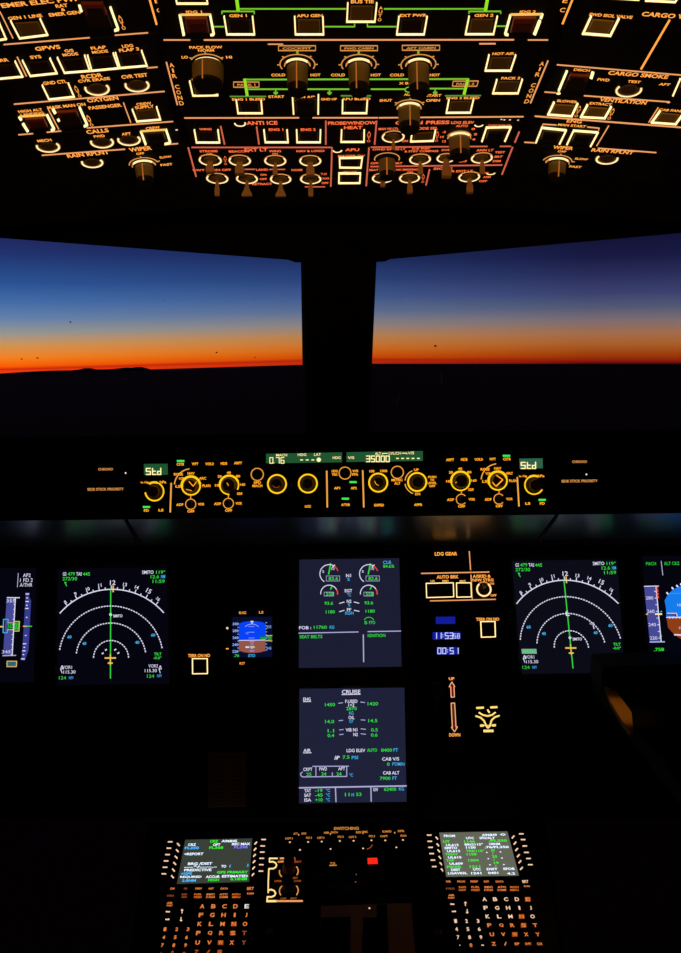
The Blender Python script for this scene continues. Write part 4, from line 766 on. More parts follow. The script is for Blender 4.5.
def nav(name, label, mp, screen, outer, bg, right):
    d = Display(name, label, 'display screen', outer, screen, bg, mp, group='navigation displays')
    for tx, x, y, w, m_ in (('GS', 64.6, 574, 3.6, WHT), ('479', 71.3, 574, 7, SGR), ('TAS', 79, 574, 5.6, WHT), ('445', 86.4, 574, 7, SGR), ('272/30', 69.8, 578.7, 14.6, SGR), ('SMITO', 147.8, 572.2, 11.4, WHT), ('119°', 160.6, 572.1, 9, SGR), ('12.6', 154.8, 576.7, 8.4, SGR), ('NM', 163, 576.6, 4, SCY), ('11:59', 158.6, 581.3, 12, SGR),
                          ('8', 65.4, 602, 2, WHT), ('9', 75.4, 593.8, 2.2, WHT), ('10', 87.8, 589, 3.6, WHT), ('11', 99.9, 585.3, 3, WHT), ('12', 112.7, 582.6, 5.4, WHT), ('13', 125, 584.5, 3.8, WHT), ('14', 136.9, 587.3, 3.8, WHT), ('15', 148.8, 591, 5, WHT), ('16', 158.2, 599, 3.4, WHT)):
        rot = R({'8': 42, '9': 30, '10': 20, '11': 10, '13': -10, '14': -19, '15': -28, '16': -38}.get(tx, 0)); d.t(tx, x, y, w, 4.6 if tx in ('12', '15') else 3.4, m_, rot, .01)
    d.ln((66.6, 586), (64.6, 582.2), (66.4, 582.8), w=.8, mat=SGR)
    cx, cy = 112, 658
    d.arc(cx, cy, 68.7, 1.0, WHT, 139.4, 41.2, 48)
    for i in range(-8, 10):
        a = R(90 - (i * 5 - .6)); r1 = 72.5 if i % 2 == 0 else 70.8
        if abs(i) < 9: d.ln((cx + 68.7 * math.cos(a), cy - 68.7 * math.sin(a)), (cx + r1 * math.cos(a), cy - r1 * math.sin(a)), w=.8)
    for r, a0, a1 in ((52, 170, 12), (35, 171, 11), (17.5, 176, 4)): d.arc(111, cy, r, 1.0, WHT, a0, a1, dash=2.75)
    d.ln((110.7, 589.4), (110.4, 678.6), w=1.05, mat=SGR); d.ln((113.1, 585.6), (113.1, 592), w=1.3, mat=SYE)
    d.ln((104.8, 658), (115.8, 658), w=1.4, mat=SYE); d.ln((107.9, 663.1), (112.5, 663.1), w=1.4, mat=SYE); d.ln((110.3, 654.4), (110.3, 665), w=1.1, mat=SYE)
    if not right:
        for x, y in ((102.7, 653.4), (106, 649.9), (115.2, 649.7), (118.3, 653)): d.ln((x - .8, y + .5), (x + .8, y - .5), w=1.2)
    for x, y, tx in ((69.5, 636.9, '60'), (84.3, 643.5, '40'), (137.2, 642.4, '40'), (153.2, 635, '60')): d.t(tx, x, y, 4, 3, SCY, bold=.03)
    wy = 614.6 if not right else 647.6; d.ln((110.6, wy - 1.4), (111.8, wy), (110.6, wy + 1.4), (109.4, wy), (110.6, wy - 1.4), w=.8); d.t('SMITO', 117.8, wy + 1.3, 9.2, 2.8, bold=.02)
    d.t('VOR1', 67.2, 667.3, 9.4, 3.2); d.ln((60.6, 669), (62, 665.6), (63.2, 669), (60.6, 669), (62, 673), w=.6); d.t('115.30', 69.4, 672, 12, 3.2); d.t('124', 62.5, 677.8, 7, 3.2, SGR); d.t('NM', 71, 677.7, 4, 2.8, SCY)
    d.t('TILT', 157.8, 654, 7.4, 2.8, SGR, bold=.02); d.t('-0.0°', 157.4, 657.8, 8, 2.8, SGR, bold=.02)
    if not right:
        d.t('VOR2', 153.2, 665.9, 9.4, 3.2); d.t('115.30', 150.8, 670.6, 12, 3.2); d.ln((159, 669), (160.3, 665.6), (161.4, 669), (159, 669), (160.2, 673), w=.6); d.t('124', 150.6, 676.1, 7, 3.2, SGR); d.t('NM', 159.2, 675.8, 4, 2.8, SCY)
    else:
        d.ln((109.4, 621.5), (109.4, 625), (112.5, 625), w=1.1); d.ln((110.4, 620.4), (110.4, 623), w=1.2); d.t('VOR', 134.6, 633.2, 5, 2.4, WHT); d.ln((135.6, 634.8), (136.2, 638.4), w=.8)
        d.poly([(59.8, 659.2), (59.8, 664), (75, 664), (75, 659)], em('screen_inverse', (128, 168, 158), 1), .0006); d.m.text(MP, 'TERR', *mp(67.3, 661.5), 12, 2.6, SGR, .0008, .02)
    return d.done()
nav('navigation_display', 'navigation display with upright green track line, under the left windscreen', lambda x, y: (x, y), [(57.8, 568.6), (57, 685), (169.4, 684), (166.6, 567.6)], [(46, 557), (45.4, 699), (182.5, 697.5), (178, 556)], NDB_, False)
nav('navigation_display', 'navigation display with slanted green track line, its lower corner hidden behind a black case', lambda x, y: (570.8 + .98 * (x - 110.3) + .105 * (y - 658), 648 + .987 * (y - 658) + .004 * (x - 110.3)),
    [(511.6, 560.6), (522, 674), (624.6, 672.6), (617.2, 559.6)], [(499, 549), (509, 687), (637, 685.6), (629, 548)], NDR, True)

d = Display('primary_flight_display', 'flight display at the left frame edge with a grey-blue altitude tape', 'display screen', [(-150, 558), (-160, 698), (42, 697), (45, 557)], [(-112, 569), (-120, 683), (33.6, 682), (36, 568)], PFB, group='primary flight displays')
Z = lambda x, y: (x / 7.95, 560 + y / 7.95)
d.poly([Z(54, 300), Z(24, 760), Z(96, 758), Z(122, 300)], TAPE, .0005); d.ln(Z(122, 300), Z(96, 760), w=.9); d.ln(Z(55, 299), Z(156, 300), w=.9); d.ln(Z(20, 761), Z(126, 758), w=.9, mat=LAV)
for i in range(12): x_, y_ = 121 - 26 * i / 11.5, 312 + 40 * i; d.ln(Z(x_ - 10, y_), Z(x_, y_), w=.6)
d.t('355', *Z(86, 325), 8.6, 3); d.t('345', *Z(50, 730), 8.6, 3)
d.ln(Z(28, 472), Z(66, 472), Z(62, 500), w=.9, mat=SCY); d.ln(Z(28, 472), Z(24, 578), Z(58, 578), Z(60, 552), w=.9, mat=SCY); d.ln(Z(-20, 530), Z(26, 530), w=1.3, mat=SYE)
d.poly([Z(62, 500), Z(58, 552), Z(108, 555), Z(110, 500)], em('screen_deep_green', (12, 70, 24)), .0006); d.poly([Z(112, 490), Z(106, 564), Z(150, 564), Z(154, 490)], em('screen_box_green', (30, 140, 46)), .0006)
d.ln(Z(60, 500), Z(110, 500), Z(110, 488), Z(155, 488), Z(151, 566), Z(106, 566), Z(106, 554), Z(58, 554), w=.6, mat=SYE); d.t('350', *Z(83, 527), 5.6, 4, SGR); d.t('20', *Z(131, 527), 4.4, 6.4, SGR)
d.poly([Z(205, 258), Z(182, 640), Z(170, 798), Z(196, 800), Z(226, 720), Z(247, 322), Z(234, 300), Z(230, 262)], em('screen_scale_blue', (56, 60, 140)), .0005)
for x, y, w in ((217, 270, 3.2), (215, 302, 1.4), (216, 330, 3), (213, 360, 1.4), (213, 385, 3), (212, 456, 1.2), (204, 600, 1.2), (195, 666, 3), (193, 694, 1.4), (190, 722, 3), (186, 752, 1.4), (182, 786, 3.4)): d.ln(Z(x - w * 4, y), Z(x + w * 4, y), w=1)
d.ln(Z(184, 527), Z(212, 527), w=1, mat=SYE); d.ln(Z(212, 527), Z(252, 526), w=1, mat=SGR)
d.t('AP2', *Z(213, 121), 7.6, 3.6); d.t('1 FD 2', *Z(210, 160), 12.6, 3.6); d.t('A/THR', *Z(207, 198), 12.4, 3.6); d.ln(Z(145, 106), Z(138, 215), w=.6, mat=LAV)
d.poly([Z(56, 804), Z(54, 848), Z(130, 848), Z(133, 804)], em('screen_box_cyan', (56, 112, 130)), .0005); d.ln(Z(56, 804), Z(54, 848), Z(130, 848), Z(133, 804), Z(56, 804), w=.6, mat=SYE); d.t('QNH', *Z(93, 826), 6.4, 3.6, em('screen_deep_blue', (10, 60, 90)))
d.done()
d = Display('primary_flight_display', 'flight display at the right frame edge with a speed tape and blue and brown horizon', 'display screen', [(634, 547), (645, 683), (845, 680), (835, 545)], [(642, 556), (650.5, 671), (800, 668), (792, 555)], PFB, group='primary flight displays')
Z = lambda x, y: (635 + x / 7.935, 545 + y / 7.935)
d.t('MACH', *Z(127, 148), 9.8, 3.2, SGR); d.t('ALT CRZ', *Z(291, 146), 15.4, 3.2, SGR); d.ln(Z(208, 128), Z(221, 240), w=.7, mat=LAV)
d.poly([Z(72, 328), Z(118, 770), Z(206, 769), Z(164, 326)], TAPE, .0005); d.ln(Z(72, 328), Z(188, 325), w=.8); d.ln(Z(118, 770), Z(236, 768), w=1.1, mat=LAV); d.ln(Z(166, 326), Z(208, 768), w=.9)
for i in range(9): x_, y_ = 169 + 4.9 * i, 368 + 53 * i; d.ln(Z(x_ - 16, y_), Z(x_, y_), w=.7) if y_ < 760 else None
for i in range(4): d.ln(Z(172 + i * 2, 328 + i * 26), Z(174 + i * 2, 344 + i * 26), w=2.6, mat=SRD)
for tx, x, y in (('280', 115, 420), ('260', 125, 526), ('240', 136, 632), ('220', 148, 738)): d.t(tx, *Z(x, y), 7.4, 3.2)
d.ln(Z(88, 549), Z(102, 549), w=1.1, mat=SYE); d.ln(Z(160, 548), Z(214, 548), w=1.6, mat=em('screen_cream', (250, 236, 170))); d.ln(Z(204, 530), Z(214, 526), w=1.1, mat=SCY); d.ln(Z(196, 728), Z(212, 722), w=1.2, mat=SGR); d.t('.758', *Z(190, 829), 10, 3.4, SGR, bold=.02)
# the horizon: a rounded window, blue above and brown below
cx, cy = Z(520, 560); sky_, gnd = em('screen_sky', (22, 124, 236)), em('screen_ground', (142, 62, 22))
up = [Z(250, 574), Z(246, 500), Z(235, 440), Z(262, 392), Z(300, 355), Z(365, 325), Z(440, 305), Z(520, 298), Z(600, 305), Z(680, 326), Z(745, 360), Z(790, 440), Z(792, 566)]
dn = [Z(250, 574), Z(262, 655), Z(310, 708), Z(365, 745), Z(440, 772), Z(520, 780), Z(600, 772), Z(690, 740), Z(770, 690), Z(792, 566)]
d.m.face([MP.at(x, y, .0005) for x, y in up], sky_); d.m.face([MP.at(x, y, .00052) for x, y in dn], gnd)
d.ln(Z(250, 574), Z(792, 566), w=1.0); d.ln(Z(312, 712), Z(368, 714), w=1.4); d.ln(Z(270, 384), Z(365, 382), w=.5, mat=SCY)
for x, y in ((256, 382), (297, 341), (334, 325), (366, 312)): d.ln(Z(x - 5, y - 6), Z(x + 7, y + 8), w=1.5)
for i in range(5): d.ln(Z(272 + i * 26, 576), Z(280 + i * 26, 576), w=1.8)
d.ln(Z(256, 542), Z(330, 542), Z(335, 566), w=.9, mat=SYE); d.ln(Z(256, 554), Z(322, 554), Z(326, 572), w=.9, mat=PFB); d.t('10', *Z(350, 475), 3.4, 2.6); d.t('10', *Z(364, 658), 3.4, 2.6); d.done()

d = Display('standby_instrument', 'small square standby horizon glowing blue above brown, left of the middle displays', 'flight instrument', [(221.5, 604), (222, 669), (279.5, 668.4), (279, 603.4)], [(232.4, 617), (232.6, 657.4), (272.2, 657), (272, 616.6)], scr('screen_standby_navy', (7, 12, 44)))
Z = lambda x, y: (220 + x / 10.477, 595 + y / 10.477)
d.m.face([MP.at(*Z(x, y), .0005) for x, y in ((197, 477), (197, 300), (240, 284), (290, 276), (335, 274), (390, 276), (440, 284), (478, 298), (478, 472))], em('standby_sky', (8, 66, 244)))
d.m.face([MP.at(*Z(x, y), .0005) for x, y in ((197, 477), (478, 472), (474, 585), (430, 598), (380, 605), (335, 607), (290, 605), (240, 596), (197, 582))], em('standby_ground', (148, 86, 72)))
d.ln(Z(197, 476), Z(478, 472), w=.6); BLU = em('standby_pale_blue', (150, 178, 250))
for tx, x, y in (('300', 162, 303), ('280', 162, 375), ('260', 162, 447), ('240', 160, 520), ('220', 158, 592)): d.t(tx, *Z(x, y), 5.6, 2.6, BLU, bold=.02)
for i in range(9): d.ln(Z(184, 303 + 36 * i), Z(197, 303 + 36 * i), w=.6, mat=BLU)
for i in range(10): d.ln(Z(478, 290 + 32 * i), Z(492, 290 + 32 * i), w=.6, mat=BLU)
d.t('355', *Z(512, 333), 4.8, 2.6, BLU); d.t('345', *Z(512, 557), 4.8, 2.6, BLU); d.poly([Z(415, 434), Z(412, 474), Z(545, 480), Z(545, 428)], em('standby_green_box', (0, 96, 66)), .0006)
d.ln(Z(484, 428), Z(545, 424), w=.7, mat=SYE); d.ln(Z(484, 478), Z(545, 482), w=.7, mat=SYE); d.t('350', *Z(448, 455), 5, 3, SGR); d.t('20', *Z(520, 455), 3.6, 3.6, SGR)
d.t('.76', *Z(174, 635), 5, 2.6, SGR, bold=.02); d.t('STD', *Z(332, 635), 7, 2.8, SCY, bold=.02)
d.ln(Z(322, 275), Z(348, 275), Z(335, 298), Z(322, 275), w=.7); d.arc(*Z(335, 400), 9.2, .6, BLU, 135, 45, 10)
for i in range(5): d.ln(Z(335 - (14 if i % 2 else 24), 490 + i * 24), Z(335 + (14 if i % 2 else 24), 490 + i * 24), w=.6, mat=BLU)
for i in range(3): d.ln(Z(300, 330 + i * 60), Z(360, 330 + i * 60), w=.4, mat=BLU)
d.ln(Z(268, 546), Z(304, 546), w=1.5); d.ln(Z(318, 546), Z(362, 546), w=1.3, mat=SYE); d.t('10', *Z(284, 400), 2.4, 2, BLU)
k = d.root; m = MB()
for tx, x, y, w in (('BUGS', 242.6, 612.7, 7), ('LS', 261.2, 612.3, 4.2), ('RST', 242.3, 663.4, 5.4)): m.text(MP, tx, x, y, w, 2.5, TXT, .0038)
m.disc(MP, 227.6, 628.4, 1.2, KEYP, .0038); m.stroke(MP, [(226, 648.7), (228.6, 648.7)], 1.2, TXT, .0035, .0038); m.build('lettering', k); d.done()

# ------------------------------------------------------------------ small panels between the displays
def terr(q, tx, ty, w, lab, outer):
    p = Panel(MP, 'terrain_button_panel', lab, 'control panel', outer, group='terrain button panels'); p.t('TERR ON ND', tx, ty, w, 3.2); p.button(*q, 'LBRT', w=1.2, wb=1.1, name='push_button'); p.done()
terr(((192.4, 658.6), (192.6, 673.8), (207.4, 673.6), (207.2, 658.6)), 199, 655.6, 22, 'single square button lettered TERR ON ND beside the standby horizon', [(184, 650), (184, 680), (216, 680), (216, 650)])
terr(((480.8, 621.6), (481.4, 637.2), (495.4, 636.8), (495, 621.4)), 487.6, 619.2, 23, 'single square button lettered TERR ON ND beside the blue clock figures', [(474, 613), (474, 643), (501, 643), (501, 613)])
p = Panel(MP, 'autobrake_panel', 'brake panel lettered LDG GEAR and AUTO BRK under the glareshield lip', 'control panel', [(417, 547.5), (418, 606), (500, 604), (499, 547)])
p.t('LDG GEAR', 446, 553.8, 22.5, 3.6); p.ln((469.3, 551.3), (470.6, 569.9)); p.ln((471, 574.8), (472.2, 599.6), w=1.1); p.ln((421.3, 573.4), (489.2, 572), w=1.2); p.t('AUTO BRK', 447.6, 576.9, 22, 3.4)
for tx, x in (('LO', 432.6), ('MED', 445.5), ('MAX', 462.8)): p.t(tx, x, 581, 4 if tx == 'LO' else 6.2, 2, BORL)
p.button((426.2, 583.3), (426.7, 597.6), (453.8, 596.8), (453.3, 582.8), 'LBRT', w=1.0, wb=1.0); p.button((456.5, 582.9), (456.8, 597.2), (471.5, 596.8), (471, 582.8), 'LBRT', w=1.0, wb=1.0)
p.ln((430.2, 600.9), (495.6, 599.3), w=1.1); p.t('A/SKID &', 481.7, 576.2, 18, 3.2); p.t('N/W STRG', 483, 580, 21, 3); p.toggle(483.8, 589.3, 7.8, L=7, tip=3.6, lit=(130, 410), tilt=.7); p.t('ON', 491.8, 583.6, 4.4, 2.2); p.t('OFF', 493.4, 595.4, 6, 2.4); p.done()
ck = Panel(MP, 'clock', 'digital clock with lit blue figures below the brake panel', 'clock', [(428, 610), (428.6, 660), (468, 659), (467.4, 609.4)])
for q, tx in (([(435.8, 616.8), (435.8, 624), (455.4, 623.8), (455.2, 616.6)], None), ([(432.6, 632.2), (432.6, 639.6), (460.6, 639.4), (460.4, 631.8)], '1153'), ([(436.8, 647.2), (436.8, 654.6), (457.2, 654.4), (457, 647)], '0051')):
    m = MB(); m.prism(MP, q, -.001, .0004, CLK); w_ = m.build('clock_window', ck.root); m = MB()
    if tx == '1153': seg7(m, MP, '11:53', 433.6, 632.9, 3, 5.6, 1.6, .85, CLD, .0008); seg7(m, MP, '58', 453.6, 633.8, 2.2, 4.4, 1.5, .6, CLD, .0008)
    elif tx: seg7(m, MP, '00:51', 437.8, 648, 3.2, 5.6, 1.7, .85, CLD, .0008)
    m.build('digit', w_)
ck.done()
p = Panel(MP, 'landing_gear_panel', 'landing gear lever panel with lit UP and DOWN arrows', 'control panel', [(426, 674), (426, 741), (464, 741), (463, 674)])
o_ = em('arrow_outline', (252, 178, 128), 1.0); i_ = em('arrow_inner', (110, 28, 12), 1.0)
p.t('UP', 451.6, 678.7, 5.6, 2.9); p.t('DOWN', 454.7, 734.9, 11, 3.4)
for pts in ([(451.9, 682), (449.2, 686.8), (450.8, 686.8), (451.2, 697.2), (454.4, 697), (454, 686.6), (454.8, 686.6), (451.9, 682)], [(451.2, 703.2), (454.6, 703), (456, 727), (457.4, 726.8), (454.6, 731.8), (451.4, 727.2), (452.4, 727.2), (451.2, 703.2)]):
    p.mark.stroke(MP, pts, .9, o_, 0, .0004, .2)
p.mark.stroke(MP, [(452.4, 685), (452.8, 696)], 1.2, i_, 0, .0002); p.mark.stroke(MP, [(452.9, 704.2), (454.4, 728)], 1.4, i_, 0, .0002)
m = MB(); c = MP.at(435, 706); m.cone(c, MP.N + MP.V * .5, MP.U, [(0, .004), (.05, .003)], KTIP, 10); m.cone(c + (MP.N + MP.V * .5).normalized() * .05, MP.U, MP.N, [(-.008, .008), (-.006, .012), (.006, .012), (.008, .008)], KTIP, 18); m.build('gear_lever', p.root)
p.done()
p = Panel(MP, 'brake_pressure_gauge', 'small dark gauge with glowing curved pointer scales beside the gear arrows', 'gauge', [(472, 700), (472.4, 738), (505, 737), (504.6, 699.4)])
gg = em('gauge_gold', (252, 216, 120), 1.1)
G = lambda *q, w=1.7: p.mark.stroke(MP, q, w, gg, 0, .0004, .3)
G((476.6, 708), (483.6, 707.6), w=2.1); G((490.6, 707.4), (497.2, 707.1), w=2.1); G((479, 712.6), (483, 715), (487.6, 716), (492, 715), (495.4, 712.4)); G((487.6, 709.8), (489.4, 712.6), w=1.8)
G((475.8, 716), (480.6, 717.6), (484, 720.6), (486.4, 726), (488, 728)); G((499.4, 715.6), (494.8, 717.2), (491.6, 720.2), (490, 726), (488, 728)); G((480.4, 725.7), (483.6, 725.5), w=2.3); G((492.4, 725.4), (495.6, 725.2), w=2.3); G((483.4, 725.4), (493, 725.2), w=.8); G((483.8, 731), (493.2, 730.8), w=2.6); p.done()
PLC = pr('placard_dark_brown', (.10, .045, .030), .6); PLT = pr('placard_print', (.03, .018, .014), .7)
p = Panel(MP, 'placard', 'dark brown printed placard on the panel left of the CRUISE display', 'placard', [(208, 752), (208, 807.5), (246, 807), (246, 751.6)], mat=PLC, depth=.0041, txt=PLT, line=PLT)
for i in range(10): p.ln((211, 764 + i * 4.1), (224 + rnd.uniform(-2, 2), 764 + i * 4.1), w=1.6, mat=PLT); p.ln((232, 764 + i * 4.1), (242 + rnd.uniform(-2, 2), 764 + i * 4.1), w=1.6, mat=PLT)
p.ln((214, 757), (240, 757), w=2.2, mat=PLT); p.done()

# ================================================================== pedestal
def mcdu(label, outer, screen, bg, txts, dashes, keys, white=()):
    P = DP; p = Panel(P, 'keyboard_display_unit', label, 'control unit', outer, depth=.0041, group='keyboard display units on the pedestal', plate='body')
    m = MB(); cx = sum(q[0] for q in screen) / 4; cy = sum(q[1] for q in screen) / 4
    big = [(q[0] + (q[0] - cx) * .06, q[1] + (q[1] - cy) * .08) for q in screen]
    m.loft([[P.at(x, y, .002) - P.N * .003 for x, y in big], [P.at(x, y, .002) for x, y in big], [P.at(x, y, .0022) for x, y in [(q[0] + (q[0] - cx) * .02, q[1] + (q[1] - cy) * .03) for q in screen]], [P.at(x, y, .0004) for x, y in screen]], BEZ); m.build('bezel', p.root)
    m = MB(); m.prism(P, screen, -.001, .0006, bg); s = m.build('screen', p.root); m = MB()
    for tx, x, y, w, c, *h in txts: m.text(P, tx, x, y, w, h[0] if h else 2.5, c, .0009, .035)
    m.build('symbology', s)
    for kind, pts in dashes.items():
        for x, y in pts:
            if kind[0] == 'o':                                  # line key with a lit dash
                m = MB(); m.quadrim(P, [(x - 5, y - 2.4), (x - 5.6, y + 2.4), (x + 4.6, y + 2.4), (x + 5, y - 2.4)], -.001, .0022, .0006, KTIP); m.stroke(P, [(x - 2.4, y), (x + 2.2, y)], 1.15, KEYP, .0022, .0025); m.build('line_key', p.root)
            else:
                sg = -1 if kind[1] == 'l' else 1; p.mark.stroke(P, [(x - 1.2, y + 1.3 * sg), (x + 1.2, y - 1.3 * sg)] if sg > 0 else [(x - 1.2, y - 1.3), (x + 1.2, y + 1.3)], 1.3, KEYP, 0, .0005)
    for tx, x, y, kw, kh, w, h, c in keys:
        m = MB(); m.quadrim(P, [(x - kw / 2 + .3, y - kh / 2), (x - kw / 2 - .3, y + kh / 2), (x + kw / 2 - .3, y + kh / 2), (x + kw / 2 + .3, y - kh / 2)], -.001, .0024, .0006, KTIP)
        if tx == '#': m.prism(P, [(x - w / 2, y - h / 2), (x - w / 2, y + h / 2), (x + w / 2, y + h / 2), (x + w / 2, y - h / 2)], .002, .0026, c)
        elif '|' in tx:
            a, b = tx.split('|'); m.text(P, a, x, y - h * .3, w, h * .42, c, .0026, .04); m.text(P, b, x, y + h * .3, w, h * .42, c, .0026, .04)
        elif tx in ('^', 'v'):
            sg = -1 if tx == '^' else 1; m.stroke(P, [(x, y - 2), (x, y + 2)], .9, c, .0024, .0027); m.stroke(P, [(x - 1, y + .8 * sg), (x, y + 2 * sg), (x + 1, y + .8 * sg)], .8, c, .0024, .0027)
        elif tx in ('<', '>'): m.stroke(P, [(x - 2, y), (x + 2, y)], 1.1, c, .0024, .0027); m.stroke(P, [(x + (1 if tx == '>' else -1), y - .8), (x + (2 if tx == '>' else -2), y)], .8, c, .0024, .0027)
        elif c is KEYB and len(tx) == 1: m.prism(P, [(x - 2.7, y - 2.2), (x - 2.9, y + 2.2), (x + 2.7, y + 2.2), (x + 2.6, y - 2.2)], .002, .0026, KEYD); m.text(P, tx, x, y, w * .8, h * .8, KEYT, .0029, .02)
        else: m.text(P, tx, x, y, w, h, c, .0027, .03)
        m.build('key', p.root)
    return p.done()
C, GR, W_, CY_, PU = SCY, em('mcdu_green', (48, 226, 40), 1.2), em('mcdu_white', (222, 238, 255), 1.25), em('mcdu_cyan', (74, 178, 250), 1.2), em('mcdu_violet', (132, 118, 255), 1.05)
Z = lambda x, y: (160 + x / 6.81, 830 + y / 6.81)
tl = []
for tx, x, y, w, c in (('CRZ', 368, 77, 55, GR), ('A96845', 472, 75, 106, W_), ('CRZ', 218, 100, 54, W_), ('OPT', 386, 100, 50, W_), ('REC MAX', 552, 95, 124, W_), ('FL350', 217, 122, 96, CY_), ('FL368', 383, 120, 96, GR), ('FL398', 551, 117, 92, PU), ('<REPORT', 230, 163, 130, W_),
                      ('BRG /DIST', 273, 229, 166, W_), ('---°/----.-', 276, 250, 222, W_), ('TO', 434, 247, 34, W_), ('[', 478, 246, 10, CY_), (']', 597, 240, 10, CY_), ('PREDICTIVE', 258, 272, 186, W_), ('<GPS', 180, 297, 76, CY_), ('GPS PRIMARY', 494, 287, 212, GR),
                      ('REQUIRED', 210, 320, 146, W_), ('ACCUR', 360, 318, 96, W_), ('ESTIMATED', 510, 314, 176, W_), ('2.0NM', 197, 344, 94, CY_), ('HIGH', 365, 340, 74, GR), ('0.10NM', 536, 334, 112, GR)): tl.append((tx, *Z(x, y), w / 6.81, c, 2.6))
K1 = 6.81; Q = lambda x, y: (155 + x / 6.81, 875 + y / 6.81); ks = []
for tx, x, w in (('DIR', 120, 30), ('PROG', 208, 22), ('PERF', 297, 44), ('INIT', 383, 34), ('DATA', 472, 50), ('BRT', 650, 46)): ks.append((tx, *Q(x, 92), 10.4, 5, w / K1, 2 if tx != 'BRT' else 3, KEYT if tx != 'PROG' else DIM))
for tx, x, w, c in (('F-PLN', 105, 44, DIM), ('RAD|NAV', 200, 36, DIM), ('FUEL|PRED', 292, 52, KEYB), ('SEC|F-PLN', 378, 58, KEYT), ('ATC|COMM', 467, 58, KEYT), ('MCDU|MENU', 553, 56, KEYB)): ks.append((tx, *Q(x, 141), 11, 5.6, w / K1, 4.6 if '|' in tx else 2, c))
ks.append(('DIM', *Q(650, 126), 9, 4, 44 / K1, 1.8, KEYT)); ks.append(('AIR|PORT', *Q(100, 199), 10, 5.4, 40 / K1, 4.4, KEYT))
for tx, x, y in (('<', 88, 250), ('>', 84, 302), ('^', 184, 247), ('v', 177, 300)): ks.append((tx, *Q(x, y), 9, 5.6, 3, 2, KEYP))
rows = (('ABCDE', 213, (322, 398, 473, 548, 625)), ('FGHIJ', 272, (313, 390, 467, 543, 622)), ('KLMNO', 333, (305, 382, 460, 537, 613)), ('PQRST', 395, (295, 375, 453, 530, 608)), ('UVWXY', 460, (290, 370, 447, 523, 605)), ('Z/_', 524, (282, 362, 440)))
for s_, y, xs in rows:
    for ch, x in zip(s_, xs):
        blk = ch in 'NSW'; c = KEYB if blk else (KEYW if ch == 'E' else (DIM if (ch in 'TY' or y > 500) else KEYT))
        ks.append((ch, *Q(x, y), 9, 6.6, (4.4 if not blk else 5.4) * (.4 if ch in 'IJ' else 1), 4.2 if not blk else 5, c))
for s_, y, xs in (('123', 369, (68, 148, 225)), ('456', 424, (60, 138, 215)), ('789', 478, (50, 128, 208)), ('.0-', 528, (42, 118, 198))):
    for ch, x in zip(s_, xs): ks.append((ch, *Q(x, y), 8.6, 6.4, 2.6 if ch != '.' else 1, 3.8 if ch not in '.-' else 1, KEYT if y < 500 else DIM))
mcdu('keyboard unit showing GPS PRIMARY, left of the pedestal centre, its E key lit white', [(164, 829.5), (146, 960), (262, 960), (268, 827.5)], [(185.2, 839.8), (176.9, 883.9), (249, 881.7), (252.2, 838.4)], scr('mcdu_screen', (58, 64, 56)), tl,
     {'ol': [Z(70, 80), Z(61, 123), Z(52, 167), Z(42, 210), Z(35, 253), Z(27, 298)], 'il': [Z(125, 98), Z(118, 140), Z(110, 184), Z(100, 227), Z(92, 272), Z(85, 317)],
      'ir': [Z(652, 88), Z(647, 130), Z(643, 172), Z(640, 215), Z(637, 258), Z(632, 303)], 'or': [(263.7, 839.4), (262.8, 845.9), (262.4, 852), (261.9, 858.2), (261.4, 864.6), (261, 871)]}, ks)
Z = lambda x, y: (430 + x / 6.81, 825 + y / 6.81); tl = []
for tx, x, y, w, c in (('FROM', 132, 74, 76, W_), ('A96849', 404, 67, 104, W_), ('<>', 496, 65, 38, W_), ('UTC', 272, 89, 54, W_), ('SPD/ALT', 389, 88, 104, W_), ('LIT', 112, 112, 46, GR), ('1146', 269, 112, 74, GR), ('/FL350', 463, 106, 122, GR),
                      ('UL615', 152, 136, 86, W_), ('BRG115°', 298, 132, 124, W_), ('100NM', 440, 129, 74, W_), ('SMITO', 142, 156, 86, W_), ('1150', 278, 153, 66, W_), ('.76/FL350', 454, 150, 164, W_), ('UL615', 160, 177, 90, W_), ('TRK115°', 307, 176, 124, GR), ('57', 430, 173, 28, GR),
                      ('TIGAT', 147, 199, 86, GR), ('1158', 283, 199, 66, GR), ('/', 428, 192, 10, GR), ('UL615', 168, 220, 92, W_), ('25', 440, 214, 34, GR), ('TAP', 137, 241, 54, GR), ('1204', 296, 240, 72, GR), ('/', 436, 235, 10, GR), ('UL609', 178, 263, 92, W_), ('19', 452, 258, 34, GR), ('PIKER', 165, 285, 100, GR), ('1211', 306, 283, 72, GR), ('/', 448, 278, 10, GR),
                      ('DEST', 175, 305, 62, W_), ('UTC', 319, 302, 52, W_), ('DIST', 423, 300, 74, W_), ('EFOB', 538, 298, 76, W_), ('LGAV03L', 188, 328, 132, W_), ('1241', 315, 328, 70, W_), ('0401', 430, 326, 70, W_), ('4.2', 552, 330, 56, W_)): tl.append((tx, *Z(x, y), w / 6.81, c, 2.4))
for x, y in ((387, 187), (480, 183), (397, 229), (490, 225), (408, 271), (503, 269)): tl.append(('-', *Z(x, y), 1.5, W_, 1))
K2 = 5.922; Q = lambda x, y: (435 + x / K2, 870 + y / K2); ks = []
for tx, x, w in (('DIR', 80, 28), ('PROG', 155, 46), ('PERF', 232, 44), ('INIT', 305, 30), ('DATA', 383, 46), ('BRT', 535, 36)): ks.append((tx, *Q(x, 68), 10.4, 5, w / K2, 2 if tx != 'BRT' else 2.8, KEYT if tx != 'BRT' else KEYP))
